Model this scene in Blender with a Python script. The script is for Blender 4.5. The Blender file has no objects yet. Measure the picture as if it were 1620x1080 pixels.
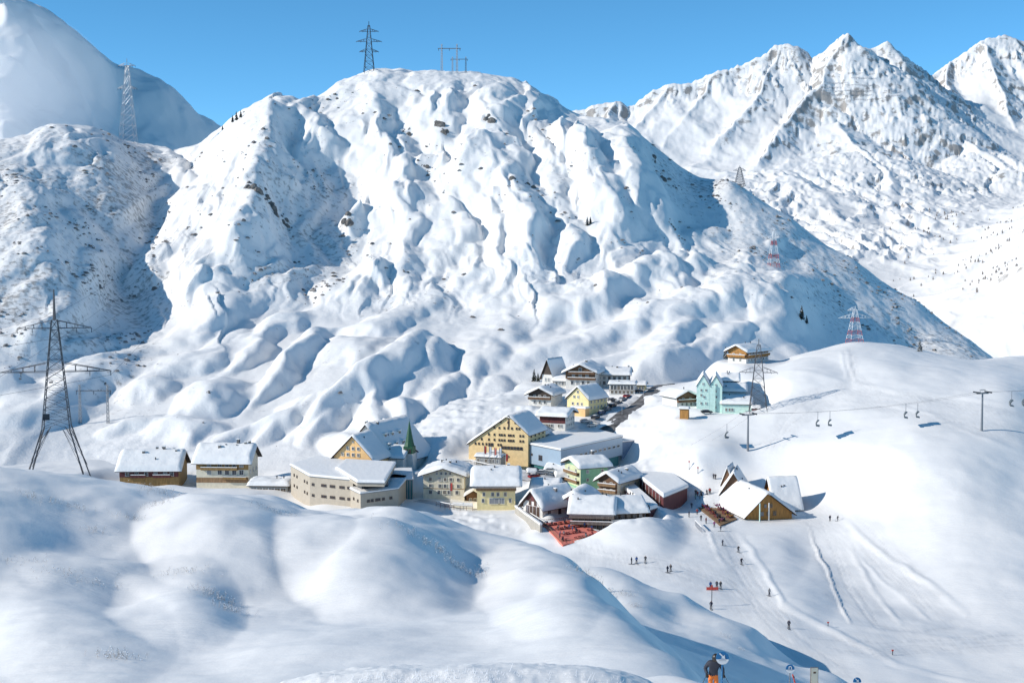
import bpy, bmesh, math, random
import numpy as np
from mathutils import Vector, Matrix
R = math.radians

# ------------------------------------------------------------------ camera
CX, CY, FPX = 810.0, 540.0, 2100.0          # photograph pixels, focal length in those pixels
HORIZON = 400.0                              # eye level row
PITCH = math.atan((CY - HORIZON) / FPX)
CP, SP = math.cos(PITCH), math.sin(PITCH)
scene = bpy.context.scene
col = scene.collection
cam_d = bpy.data.cameras.new('camera'); cam = bpy.data.objects.new('camera', cam_d); col.objects.link(cam)
cam.location = (0, 0, 0); cam.rotation_euler = (R(90) - PITCH, 0, 0)
cam_d.sensor_width = 36.0; cam_d.lens = FPX / 1620.0 * 36.0
cam_d.clip_start = 0.5; cam_d.clip_end = 60000
scene.camera = cam
# ------------------------------------------------------------------ world, sun, exposure
SUN_EL, SUN_AZ = R(28.5), R(-104)               # azimuth from +Y clockwise: from the left, a little behind the camera
w = bpy.data.worlds.new('World'); scene.world = w; w.use_nodes = True
nt = w.node_tree; nt.nodes.clear()
sky = nt.nodes.new('ShaderNodeTexSky'); sky.sky_type = 'NISHITA'; sky.sun_disc = False
sky.sun_elevation = SUN_EL; sky.sun_rotation = SUN_AZ
sky.altitude = 2600; sky.air_density = 0.6; sky.dust_density = 0.0; sky.ozone_density = 4.0
hs = nt.nodes.new('ShaderNodeHueSaturation'); hs.inputs['Saturation'].default_value = 1.13; hs.inputs['Hue'].default_value = 0.482; hs.inputs['Value'].default_value = 0.9
bg = nt.nodes.new('ShaderNodeBackground'); bg.inputs['Strength'].default_value = 0.15
wo = nt.nodes.new('ShaderNodeOutputWorld')
nt.links.new(sky.outputs[0], hs.inputs['Color']); nt.links.new(hs.outputs[0], bg.inputs[0]); nt.links.new(bg.outputs[0], wo.inputs[0])
sd = bpy.data.lights.new('sun', 'SUN'); sd.energy = 2.95; sd.angle = R(0.53); sd.color = (1.0, 0.94, 0.85)
so = bpy.data.objects.new('sun', sd); col.objects.link(so)
sdir = Vector((math.sin(SUN_AZ) * math.cos(SUN_EL), math.cos(SUN_AZ) * math.cos(SUN_EL), math.sin(SUN_EL)))
so.rotation_euler = sdir.to_track_quat('Z', 'Y').to_euler()
vs = scene.view_settings
vs.view_transform = 'Standard'; vs.look = 'None'; vs.gamma = 1.0; vs.exposure = 0.57; vs.use_curve_mapping = False
scene.cycles.max_bounces = 6; scene.cycles.volume_bounces = 3; scene.cycles.diffuse_bounces = 3; scene.cycles.glossy_bounces = 2
scene.cycles.transparent_max_bounces = 6; scene.cycles.caustics_reflective = False; scene.cycles.caustics_refractive = False

# ------------------------------------------------------------------ pixel <-> world helpers (layout only)
def P(px, py, Y):
    """world point that stands at distance Y (along +Y) and is seen at photograph pixel px, py"""
    r = (px - CX) / FPX; u = (CY - py) / FPX
    yw = CP + SP * u; zw = -SP + CP * u
    return Vector((r / yw * Y, Y, zw / yw * Y))
def tan_of(px, py):
    u = (CY - py) / FPX
    return (-SP + CP * u) / (CP + SP * u)
def pix(X, Y, Z):
    fwd = Y * CP - Z * SP; up = Y * SP + Z * CP
    return CX + FPX * X / fwd, CY - FPX * up / fwd

# ------------------------------------------------------------------ noise
def _hash(ix, iy, seed):
    h = (ix.astype(np.int64) * 374761393 + iy.astype(np.int64) * 668265263 + seed * 974634777) & 0xFFFFFFFF
    h = ((h ^ (h >> 13)) * 1274126177) & 0xFFFFFFFF
    h = (h ^ (h >> 16)) & 0xFFFFFFFF
    return h
def perlin(x, y, seed=0):
    x = np.asarray(x, float); y = np.asarray(y, float)
    ix = np.floor(x); iy = np.floor(y); fx = x - ix; fy = y - iy
    u = fx * fx * fx * (fx * (fx * 6 - 15) + 10); v = fy * fy * fy * (fy * (fy * 6 - 15) + 10)
    def g(dx, dy):
        a = _hash(ix + dx, iy + dy, seed) * (2 * math.pi / 4294967296.0)
        return np.cos(a) * (fx - dx) + np.sin(a) * (fy - dy)
    a = g(0, 0); b = g(1, 0); c = g(0, 1); d = g(1, 1)
    return ((a + (b - a) * u) * (1 - v) + (c + (d - c) * u) * v) * 1.5
def fbm(x, y, seed=0, o=4, lac=2.03, gain=0.5):
    s = 0; a = 1.0
    for i in range(o):
        s = s + a * perlin(x, y, seed + i); a *= gain; x = x * lac + 7.3; y = y * lac + 3.1
    return s
def billow(x, y, seed=0, o=3, gain=0.5, lac=2.1, soft=0.06):
    """rounded pillows parted by creases"""
    s = 0; a = 1.0
    for i in range(o):
        n = perlin(x, y, seed + i); s = s + a * (np.sqrt(n * n + soft * soft) - soft); a *= gain; x = x * lac + 4.7; y = y * lac + 9.2
    return s
def ridged(x, y, seed=0, o=5, gain=0.5, lac=2.07):
    s = 0; a = 1.0; wgt = 1.0
    for i in range(o):
        n = 1 - np.abs(perlin(x, y, seed + i)); n = n * n * wgt; wgt = np.clip(n * 1.6, 0, 1)
        s = s + a * n; a *= gain; x = x * lac + 4.7; y = y * lac + 9.2
    return s
def sstep(a, b, x):
    t = np.clip((x - a) / (b - a), 0, 1); return t * t * (3 - 2 * t)

# ------------------------------------------------------------------ smooth surface through control points
class Surf:
    """height field z = t(u, ln Y) * Y, thin plate through (px, py, Y) control points"""
    def __init__(self, pts, smooth=0.02, ks=6.0, amin=-2.5, amax=18.7):
        p = np.array(pts, float); self.ks = ks; self.amin, self.amax = amin, amax
        self.a = (p[:, 0]) / 100.0; self.b = ks * np.log(p[:, 2] / 500.0)
        t = np.array([tan_of(q[0], q[1]) for q in p]) * FPX / 100.0
        n = len(p)
        K = self.phi(self.a[:, None] - self.a[None], self.b[:, None] - self.b[None]) + np.eye(n) * smooth
        Q = np.c_[np.ones(n), self.a, self.b]
        A = np.block([[K, Q], [Q.T, np.zeros((3, 3))]])
        self.w = np.linalg.solve(A, np.r_[t, 0, 0, 0]); self.n = n
    @staticmethod
    def phi(x, y):
        r2 = x * x + y * y + 1e-9
        return 0.5 * r2 * np.log(r2)
    def z(self, X, Y):
        X = np.asarray(X, float); Y = np.asarray(Y, float)
        a = np.clip((CX + FPX * X / Y) / 100.0, self.amin, self.amax); b = self.ks * np.log(Y / 500.0)
        s = self.w[self.n] + self.w[self.n + 1] * a + self.w[self.n + 2] * b
        for i in range(self.n):
            s = s + self.w[i] * self.phi(a - self.a[i], b - self.b[i])
        return s * (100.0 / FPX) * Y
def cap(q, p=1.3):
    return np.clip(1 - q, 0, 1) ** p
def dome(U, V, cx, cy, rx, ry, ang, h, p=1.3, lee=0.65):
    """snow mound: gentle to the windward (left), steep to the lee (right)"""
    a = R(ang); x = (U - cx); y = (V - cy)
    xr = (x * math.cos(a) - y * math.sin(a)) / rx; yr = (x * math.sin(a) + y * math.cos(a)) / ry
    # ang: rising to the right in the picture; lee side = lower right
    yr = np.where(yr > 0, yr / lee, yr) if ang else yr
    xr = np.where(xr > 0, xr / lee, xr) if not ang else xr
    return h * cap(xr * xr + yr * yr, p)
def ridge(U, V, pts, wid, h, lee=0.6, p=1.2):
    """rounded rib along a polyline [(px, py), ...], lee (steeper) on the right"""
    best = np.full(U.shape, 9.0)
    hh = np.zeros(U.shape)
    n = len(pts) - 1
    for i in range(n):
        (x0, y0), (x1, y1) = pts[i], pts[i + 1]
        dx, dy = x1 - x0, y1 - y0; L2 = dx * dx + dy * dy
        t = np.clip(((U - x0) * dx + (V - y0) * dy) / L2, 0, 1)
        ex = U - (x0 + t * dx); ey = V - (y0 + t * dy)
        d = np.sqrt(ex * ex + ey * ey) / wid
        side = (ex * abs(dy) + ey * (-dx if dy > 0 else dx) * 1.0)
        d = np.where(ex > 0, d / lee, d)
        k = (i + t) / n
        f = np.minimum(1, np.minimum(k * 5 + 0.25, (1 - k) * 5 + 0.25))
        v = cap(d * d, p) * f
        hh = np.maximum(hh, v)
    return hh * h
# ------------------------------------------------------------------ the lie of the land
# footprints of buildings etc. that the snow is levelled for: (x, y, z, radius)
PADS = []; FPADS = []
V_PTS = [(1250,990,285),(1143,860,365),(1100,800,420),(1000,888,345),(960,852,372),(905,842,385),(1530,975,300),(1300,820,400),
 (1620,1080,248),(1400,1080,246),(1250,1080,247),(1620,900,335),(1620,780,395),(1620,700,430),(1450,700,430),(1450,820,380),(1350,640,480),(1600,625,470),(1620,585,560),
 (1350,541,590),(1250,566,580),(1500,570,620),(1420,548,600),(1450,590,530),(1200,588,575),(1300,612,510),(1620,562,640),
 (1350,600,720),(1200,640,720),(1500,620,740),(1620,610,760),(1050,640,700),
 (240,757,470),(350,760,470),(500,792,432),(690,787,440),(785,802,425),(790,722,480),(850,835,400),(950,770,440),(900,740,460),(1000,700,490),
 (920,655,530),(880,670,510),(940,622,570),(1025,622,560),(1140,650,505),(1140,700,460),(1110,760,430),(1200,742,440),(1210,815,405),(1060,690,482),
 (1180,576,562),(700,640,560),(600,730,480),(150,740,490),(0,740,490),(-150,740,490),(870,606,590),(1270,640,490),(1270,720,445),
 (1000,980,290),(800,900,340),(500,900,340),(200,900,340),(0,900,340),(0,1080,250),(400,1080,250),(800,1080,250),(1100,1080,250),
 (0,690,650),(300,690,650),(600,680,650),(850,640,690),(1040,760,440),(1010,800,412),(1060,850,372),(1090,930,315)]
H_BASE = [(0,735,485),(200,700,512),(400,690,522),(550,655,542),(700,640,562),(850,603,592),(1000,594,612),(1100,600,615),(1250,565,665),(1400,575,710),(1560,590,780),
 (-150,735,485),(0,650,540),(100,560,620),(200,530,665),(300,510,690),(450,475,740),(550,455,765),(350,600,592),(500,580,605),(620,520,665),(650,600,575),(750,560,622),
 (760,480,730),(900,500,700),(900,560,632),(1050,540,655),(1080,440,770),(1000,420,795),(1150,470,735),(1250,430,800),(1200,500,715),
 (560,400,835),(420,440,770),(420,330,865),(420,230,970),(330,350,870),(250,400,830),(200,440,790),(280,330,930),
 (290,250,1100),(0,300,800),(100,325,810),(200,370,830),(250,420,800),(0,410,690),(100,440,690),(0,560,600),(150,490,700),(-150,240,800),(-150,370,690),(-150,520,600),
 (600,300,930),(650,200,1015),(700,350,872),(750,250,965),(850,220,995),(850,320,885),(800,430,785),(700,430,792),(950,215,1010),(950,300,905),(950,380,825),
 (540,330,905),(540,230,990),
 (1150,340,935),(1250,400,900),(1350,460,880),(1450,530,860),(1080,330,930),(1300,500,790),(1200,400,850),(1050,280,970),(1120,300,980)]
H_SKY = [(-150,170,900),(0,215,930),(60,203,960),(150,205,1000),(230,226,1090),(290,233,1130),(345,212,1090),(390,180,1060),(430,157,1050),(470,160,1080),(500,150,1110),(540,125,1130),(575,108,1140),
 (640,102,1150),(720,106,1160),(800,118,1150),(850,140,1140),(900,168,1130),(940,180,1090),(985,190,1060),(1050,235,1030),(1150,275,1000),(1250,335,975),(1350,400,950),(1450,465,930),(1530,520,915),(1585,560,900),(1700,620,870)]
H_PTS = list(H_BASE)
for (a, b, c) in H_SKY:
    H_PTS += [(a, b, c), (a, b + 35, c * 1.12), (a, b + 130, c * 1.3)]
F_CREST = [(-150,750,225),(0,751,225),(150,752,225),(300,762,222),(400,775,220),(500,795,215),(640,790,215),(700,805,205),(770,818,200),(850,838,190),(900,868,165),(950,893,140),(1000,945,112),(1050,990,92),(1100,1028,76),(1165,1080,62)]
F_PTS = [(100,1060,75),(300,1060,70),(600,1040,75),(800,1035,72),(950,1045,66),(1020,1075,58),(100,960,110),(300,950,115),(500,955,112),(700,940,117),(850,925,125),
 (100,850,160),(300,850,160),(500,850,165),(700,850,170),(800,865,165),(-150,1060,75),(-150,900,130),(1128,1118,38),(1250,1150,38),(900,1120,42),(600,1130,42),(300,1130,42),(0,1130,42),
 (1100,1010,178),(1000,972,200),(1060,985,175),(1200,1060,165),(1180,1085,100),(1300,1085,190),(960,948,225),(1080,955,260),(1240,1020,240),(1400,1090,225),
 (930,905,280),(1000,905,278),(1085,928,274),(1200,978,258),(1330,1045,236),(1050,965,308),(1130,990,298),(1250,1045,280),(1380,1100,258),(1500,1160,225),(1620,1190,220),(1620,1200,120),(1400,1200,80),
 (860,980,300),(960,960,330),(1100,1010,330),(1300,1090,290),(1500,1150,260),(1620,1180,250),(800,1000,290)]
for (a, b, c) in F_CREST:
    F_PTS.append((a, b, c))
    if a < 880: F_PTS += [(a, b + 45, c * 1.12), (a, 1090, c * 1.35), (a, 1200, c * 1.6)]
    else: F_PTS += [(a, b + 20, c * 1.18)]
SV, SH, SF = Surf(V_PTS), Surf(H_PTS), Surf(F_PTS)

def img_of(X, Y, Z):
    return pix(X, Y, Z)

# (cx, cy, rx, ry, tilt, height m [, sharpness, lee])   lower whalebacks behind the village
H_DOMES = [(330,505,120,26,22,7),(450,500,70,20,18,6),(420,530,110,28,30,8),(300,560,120,30,22,7),(480,560,115,28,36,14),(235,612,60,26,14,8),(340,622,85,36,22,12),
 (560,545,90,26,16,8),(610,500,85,22,10,8),(575,600,150,38,36,17),(460,650,90,30,32,10),(380,672,90,24,18,6),(290,668,70,24,12,7),(220,662,60,20,10,5),
 (530,655,70,34,42,9),(600,665,45,40,0,10),(670,560,75,40,0,13),(700,615,55,42,0,12),(645,640,50,40,0,11),(590,620,50,44,0,8),(560,700,50,36,0,8),(740,585,45,34,0,5),
 (130,600,120,44,18,11),(60,640,110,36,10,8),(170,560,90,24,16,6),(70,520,75,34,0,10),(150,528,80,18,10,5),(20,600,70,40,0,6),
 (950,460,130,36,14,12),(1050,430,80,34,12,9),(1100,405,90,24,0,9),(1010,500,100,34,18,9),(1110,480,110,36,18,10),(900,540,120,40,14,8),(980,565,110,40,16,8),(1070,520,90,32,16,9),
 (1050,570,90,46,34,13),(1130,540,80,34,30,9),(1190,450,100,40,0,9),(1240,480,80,44,0,8),(1200,520,80,36,0,6),(870,470,70,30,0,4),(810,505,80,40,0,6),(770,545,70,40,0,5),(790,612,70,26,0,6),
 (740,450,70,34,0,5),(680,475,70,30,0,6),(630,445,60,34,0,7),(1130,362,60,16,0,5),(1235,372,26,12,0,6),(1190,400,50,16,0,5),(1270,425,60,24,0,4)]
# crags and ribs on the big face: polyline, width px, height m
H_RIBS = [([(440,160),(425,215),(405,290),(385,370),(350,450)],95,34),([(470,165),(515,205),(535,255)],52,20),([(395,180),(345,240),(320,330),(300,400)],70,16),([(310,335),(290,390),(250,430)],50,14),([(410,380),(440,430)],44,10),
 ([(575,345),(550,375)],34,16),([(600,415),(575,450)],36,12),([(560,160),(600,230),(640,300),(600,400)],90,16),([(600,215),(628,245)],26,9),([(640,260),(662,295)],28,10),([(660,255),(700,262),(708,280)],26,10),
 ([(690,130),(700,200),(690,235)],60,14),([(760,130),(790,180),(770,215)],70,18),([(830,140),(865,180)],60,16),([(880,205),(925,235),(915,290)],56,24),([(800,215),(820,255),(838,300),(862,340)],34,15),
 ([(850,210),(868,270),(885,330)],28,10),([(760,240),(790,285),(815,340),(850,430)],70,24),([(765,240),(715,330),(690,430)],60,12),([(750,310),(772,370),(785,430)],26,9),([(640,310),(655,370),(640,440)],44,8),([(835,340),(860,420)],26,8),
 ([(720,340),(738,410)],22,7),([(962,200),(995,235),(1015,290),(1050,340)],52,18),([(930,260),(955,305),(1000,370)],56,18),([(1000,200),(1055,300),(1095,355)],44,5),([(880,350),(935,390)],40,7),
 ([(255,230),(272,270),(278,310)],40,16),([(60,205),(150,210),(230,235),(262,280)],44,14),([(150,240),(200,290),(230,330)],70,10),([(100,330),(160,420),(160,470)],80,10),([(20,260),(60,340),(60,420)],70,8),
 ([(240,415),(255,460)],46,14),([(300,410),(335,460)],60,15),([(180,410),(140,460),(60,500)],46,8)]

def main_hill(X, Y, want_mask=False):
    X = np.asarray(X, float); Y = np.asarray(Y, float)
    Z = SH.z(X, Y); U, V = img_of(X, Y, Z)
    wU = U + 26 * fbm(X / 60, Y / 80, 31, 4); wV = V + 16 * fbm(X / 60 + 9, Y / 80 + 5, 35, 4)
    d = np.zeros_like(Z)
    for q in H_DOMES:
        e = dome(wU, wV, *q, 1.7, 0.6) * .72; d = d + e - d * e / 26.0
    d2 = np.zeros_like(Z)
    for pts, wd, h in H_RIBS:
        e = ridge(wU, wV, pts, wd, h, 0.6, 1.6) * .72; d2 = d2 + e - d2 * e / 44.0
    skyU = np.interp(U, [q[0] for q in H_SKY], [q[1] for q in H_SKY])
    line = np.interp(U, [1000, 1060, 1120, 1200, 1300, 1450, 1585], [190, 300, 345, 390, 470, 540, 580])
    flank = sstep(60, -20, V - line) * sstep(985, 1060, U)
    near_sky = 1 - sstep(0, 55, V - skyU)
    face = sstep(500, 430, V) * (1 - flank)
    left = sstep(300, 220, U) * sstep(190, 270, V) * sstep(620, 500, V)
    wx = X + 16 * fbm(X / 40, Y / 60, 3, 3); wy = Y + 16 * fbm(X / 40 + 3, Y / 60, 5, 3)
    b = billow(wx / 44, wy / 140, 11, 2, 0.4, soft=0.12) * 11 * (0.25 + 0.75 * face) * (1 - 0.85 * flank) * (1 - .55 * left)
    b2 = billow(wx / 14, wy / 46, 17, 3, 0.5, soft=0.09) * 2.7 * (0.1 + 0.9 * face) * (0.35 + 0.65 * sstep(-0.3, 0.4, fbm(X / 70, Y / 90, 41, 2))) * (1 - .5 * left)
    rough = fbm(X / 8, Y / 11, 23, 4) * (0.06 + 0.3 * face + 0.25 * left + 0.4 * flank + .22 * sstep(.1, .5, fbm(X / 45, Y / 60, 27, 3)))
    Z2 = Z + (d + d2) * (1 - 0.5 * near_sky) + (b + b2) * (1 - 0.5 * near_sky) - 6 + rough
    if want_mask:
        shade = sstep(370, 420, U) * sstep(600, 520, U) * sstep(210, 300, V) * sstep(480, 440, V)
        scrub = np.clip(0.85 * left + 0.75 * flank + 0.75 * shade + 0.15 * face, 0, 1)
        return Z2, scrub, face
    return Z2

V_DOMES = [(1450,590,120,60,0,3,2,.9),(1280,600,80,36,0,3,2,.9),(1400,760,260,130,0,3,2,.9),(1560,830,200,180,0,4,2,.9),(1120,740,90,70,0,3,2,.9),(1010,835,110,60,0,4,1.8,.8),(1225,860,70,90,0,2.0,2,.9),(1270,930,80,70,0,1.5,2,.9)]
def valley(X, Y):
    X = np.asarray(X, float); Y = np.asarray(Y, float)
    Z = SV.z(X, Y); U, V = img_of(X, Y, Z)
    for q in V_DOMES: Z = Z + dome(U, V, *q)
    Z = Z + fbm(X / 30, Y / 30, 51, 3) * 0.55 + fbm(X / 6, Y / 6, 57, 2) * 0.07
    vil = sstep(470, 560, U) * sstep(1120, 1000, U) * sstep(860, 820, V) * sstep(590, 640, V)
    Z = Z + vil * (billow(X / 9, Y / 9, 65, 3, .5) - .25) * 1.3
    # banks thrown up along the groomed runs
    BK = .75 + .5 * sstep(-.4, .4, fbm(X / 25, Y / 25, 63, 2))
    for pts, wd, h in V_BANKS: Z = Z + ridge(U + 4 * fbm(X / 22, Y / 22, 61, 3), V, pts, wd * (.5 if h > 2.1 else .95), h * (.2 if h > 2.1 else .15) * BK, 0.75, 1.5)
    for (x, y, z, r, fall) in PADS:
        d = np.hypot(X - x, Y - y); k = 1 - sstep(r, r + fall, d)
        Z = Z * (1 - k) + z * k
    return Z
V_BANKS = [([(1165,840),(1205,900),(1240,960),(1290,985),(1420,1050),(1560,1085)],7,1.6),([(1290,985),(1420,1003),(1520,1015),(1620,995)],6,1.2),
 ([(1310,790),(1360,850),(1440,910),(1530,970)],8,2.0),([(1275,815),(1290,870),(1310,905),(1330,960),(1350,988)],6,2.2),([(1345,868),(1380,930),(1425,988)],7,1.2),
 ([(1350,870),(1400,925),(1450,960),(1475,982)],5,1.0),([(1340,552),(1345,590),(1355,605),(1420,625),(1520,628),(1620,645)],5,1.6),([(1330,556),(1338,600)],4,1.5),([(1235,592),(1300,605),(1340,605)],5,1.2),
 ([(1320,634),(1400,640),(1470,655),(1540,690),(1620,722)],5,1.0),([(1260,730),(1275,760),(1300,785)],6,1.4),([(1130,770),(1100,800),(1130,860),(1150,900)],6,1.2)]

F_DOMES = [(-60,830,240,130,0,7,1.6,1.9),(365,850,150,90,0,6,1.5,1.35),(590,868,160,95,0,6.5,1.6,1.2),(285,945,110,60,0,3.0,1.6,1.0),(95,990,150,95,0,3.4,1.6,1.2),(470,1015,190,60,0,2.0,1.6,2.0),(640,800,80,20,0,1.2,1.5,1.2),(850,900,110,80,0,2.2,1.6,1.2),(170,905,150,30,0,1.5,1.5,1.3)]
def foreground(X, Y):
    X = np.asarray(X, float); Y = np.asarray(Y, float)
    Z = SF.z(X, Y); U, V = img_of(X, Y, Z)
    wU = U + 26 * fbm(X / 30, Y / 45, 71, 3); wV = V + 14 * fbm(X / 30 + 7, Y / 45, 75, 3)
    d = np.zeros_like(Z)
    k = np.clip(Y / 150, 0.4, 1.2) * sstep(330, 220, Y)
    for q in F_DOMES: d = d + dome(wU, wV, *q)
    Z = Z + (d * .82 - 2.2) * k + fbm(X / 14, Y / 18, 81, 3) * 0.5 * k + fbm(X / 5, Y / 2.2, 83, 3) * .07 + fbm(X / 1.6, Y / .8, 87, 3) * 0.02
    for (x, y, z, r, fall) in FPADS:
        d = np.hypot(X - x, Y - y); q = 1 - sstep(r, r + fall, d); Z = Z * (1 - q) + z * q
    return Z

def grid_mesh(name, us, ys, zf, mat, attrs=None):
    """terrain sheet: columns fan out with distance (u = X / Y), rows at distances ys"""
    U, Yg = np.meshgrid(us, ys); X = U * Yg
    out = zf(X, Yg)
    masks = {}
    if isinstance(out, tuple): Z = out[0]; masks = dict(zip(attrs, out[1:]))
    else: Z = out
    nr, nc = X.shape
    co = np.stack([X, Yg, Z], -1).reshape(-1, 3).astype(np.float32)
    i = np.arange(nr * nc).reshape(nr, nc)
    q = np.stack([i[:-1, :-1], i[:-1, 1:], i[1:, 1:], i[1:, :-1]], -1).reshape(-1, 4).astype(np.int32)
    me = bpy.data.meshes.new(name)
    me.vertices.add(len(co)); me.vertices.foreach_set('co', co.ravel())
    me.loops.add(q.size); me.loops.foreach_set('vertex_index', q.ravel())
    me.polygons.add(len(q)); me.polygons.foreach_set('loop_start', np.arange(0, q.size, 4, dtype=np.int32)); 
    me.polygons.foreach_set('use_smooth', np.ones(len(q), bool))
    me.update(calc_edges=True)
    for k, v in masks.items():
        at = me.attributes.new(k, 'FLOAT', 'POINT'); at.data.foreach_set('value', v.ravel().astype(np.float32))
    me.materials.append(mat)
    o = bpy.data.objects.new(name, me); col.objects.link(o); o['kind'] = 'structure'
    return o
def useq(p0, p1, n): return (np.linspace(p0, p1, n) - CX) / FPX

# far and side mountains -------------------------------------------------------
L_SKY = [(-400,160,2300),(-250,80,2350),(-120,10,2380),(-40,-22,2400),(0,-20,2400),(60,5,2450),(100,30,2480),(140,65,2500),(180,105,2500),(205,118,2520),(250,126,2540),(285,150,2560),(325,190,2600),(362,215,2650),(420,260,2700),(520,330,2800)]
L_PTS = []
for a, b, c in L_SKY: L_PTS += [(a, b, c), (a, b + 45, c * 1.12), (a, b + 140, c * 1.3), (a, b + 70, c * 0.90), (a, b + 160, c * 0.78), (a, b + 300, c * 0.62)]
SL = Surf(L_PTS, amin=-4)
def left_mountain(X, Y):
    Z = SL.z(X, Y); U, V = img_of(X, Y, Z)
    ns = sstep(0, 40, V - np.interp(U, [q[0] for q in L_SKY], [q[1] for q in L_SKY]))
    wx = X + 60 * fbm(X / 200, Y / 200, 103, 2)
    Z = Z + (ridged(wx / 420, Y / 700, 101, 4) - 0.9) * 60 * (0.25 + 0.75 * ns) + fbm(X / 60, Y / 80, 107, 3) * 7
    return Z, np.full_like(Z, 0.25)
R_SKY = [(800,190,4300),(860,176,4300),(905,168,4300),(940,160,4300),(975,154,4300),(1000,160,4350),(1030,137,4400),(1060,124,4400),(1090,124,4450),(1130,106,4500),(1180,92,4550),(1205,80,4600),(1225,66,4600),(1250,63,4600),(1275,76,4600),(1285,92,4600),(1300,76,4600),
 (1320,56,4600),(1338,47,4600),(1355,62,4650),(1380,70,4700),(1400,59,4700),(1420,76,4800),(1440,102,4900),(1470,116,5200),(1500,92,5300),(1530,72,5300),(1550,62,5300),(1590,50,5400),(1620,60,5400),(1660,45,5400),(1750,80,5400),(1850,120,5400)]
R_BASE = [(900,260,3700),(1000,260,3700),(1100,260,3650),(1200,250,3600),(1050,200,3950),(1150,180,4050),(1250,140,4250),(1320,120,4320),(1330,180,4100),(1400,140,4400),(1400,190,4200),(1300,230,3800),(1450,230,4100),(1480,180,4500),(1470,150,4900),(1540,130,4800),(1550,190,4300),(1600,140,4900),
 (1500,260,3900),(1620,300,3700),(1620,230,4100),(1200,330,3150),(1300,320,3250),(1400,320,3300),(1500,340,3200),(1350,400,2700),(1450,420,2600),(1250,400,2700),(1620,340,2700),(1560,400,2400),(1620,395,2150),(1480,470,2200),(1560,480,1950),(1620,480,1870),(1620,560,1800),(1530,540,1850),(1400,520,2100),(1200,500,2100),(1000,450,2300),(900,400,2500),(1760,250,3000),(1760,320,2150),(1760,430,1800),(1300,470,2250)]
R_PTS = list(R_BASE)
for a, b, c in R_SKY: R_PTS += [(a, b, c), (a, b + 30, c * 1.08), (a, b + 100, c * 1.2)]
SR = Surf(R_PTS, smooth=0.004, ks=9.0, amin=6.5, amax=19)
R_CREST = [  # sharp crests of the far range: (px, py, distance)
 [(780,190,4400),(860,178,4400),(905,168,4400),(940,160,4400),(975,154,4400),(1000,162,4400),(1030,137,4430),(1055,124,4450),(1090,127,4470),(1130,107,4500),(1180,92,4530),(1205,80,4550),(1228,64,4600),(1250,62,4600),(1275,76,4620),(1285,94,4640),(1300,76,4640),(1320,56,4620),(1338,46,4600)],
 [(1338,46,4600),(1356,64,4660),(1380,71,4700),(1400,58,4720),(1420,78,4850),(1440,102,5000),(1470,118,5200),(1500,92,5300),(1530,72,5340),(1550,61,5350),(1590,50,5400),(1620,60,5400),(1660,45,5400),(1750,80,5400),(1850,120,5400)],
 [(1338,46,4600),(1318,85,4480),(1295,125,4330),(1262,170,4150),(1225,210,3980),(1190,255,3800)],
 [(1400,58,4720),(1418,92,4620),(1436,130,4480),(1452,170,4330),(1475,195,4220)],
 [(1550,61,5350),(1568,95,5150),(1588,140,4900),(1600,190,4650),(1610,215,4550)],
 [(1500,92,5300),(1497,120,5100),(1505,150,4850),(1530,190,4550)],
 [(1240,63,4600),(1222,100,4480),(1195,145,4300),(1160,190,4120),(1130,225,3980)],
 [(1130,107,4500),(1112,145,4370),(1080,190,4180),(1045,235,4000)],
 [(1055,124,4450),(1035,160,4330),(1005,200,4150)],[(975,154,4400),(960,185,4250),(945,215,4120)],
 [(1320,185,4120),(1345,215,3960),(1390,250,3760),(1420,300,3480)],[(1510,205,4250),(1545,225,4080),(1590,255,3880)],[(1250,270,3560),(1300,300,3380),(1340,345,3080)]]
def crest_field(X, Y):
    """height under the crests, with the distance from and the place along the nearest one (ribs run down from it)"""
    best = np.full(X.shape, -1e9); S = np.zeros(X.shape); D = np.zeros(X.shape)
    for k, line in enumerate(R_CREST):
        W3 = [P(*q) for q in line]; sl = 0.78 if k < 10 else 0.4; run = 900.0 * k
        for a, c in zip(W3[:-1], W3[1:]):
            dx, dy = c.x - a.x, c.y - a.y; L = math.hypot(dx, dy); t0 = ((X - a.x)*dx + (Y - a.y)*dy)/(L*L); t = np.clip(t0, 0, 1)
            d = np.hypot(X - a.x - t*dx, Y - a.y - t*dy); h = a.z + (c.z - a.z)*t - d*sl - 10*(1 - np.exp(-d/25))
            m = h > best; best = np.where(m, h, best); D = np.where(m, d, D)
            S = np.where(m, run + L*np.clip(t0, -.6, 1.6), S); run += L
    return best, S, D
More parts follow.
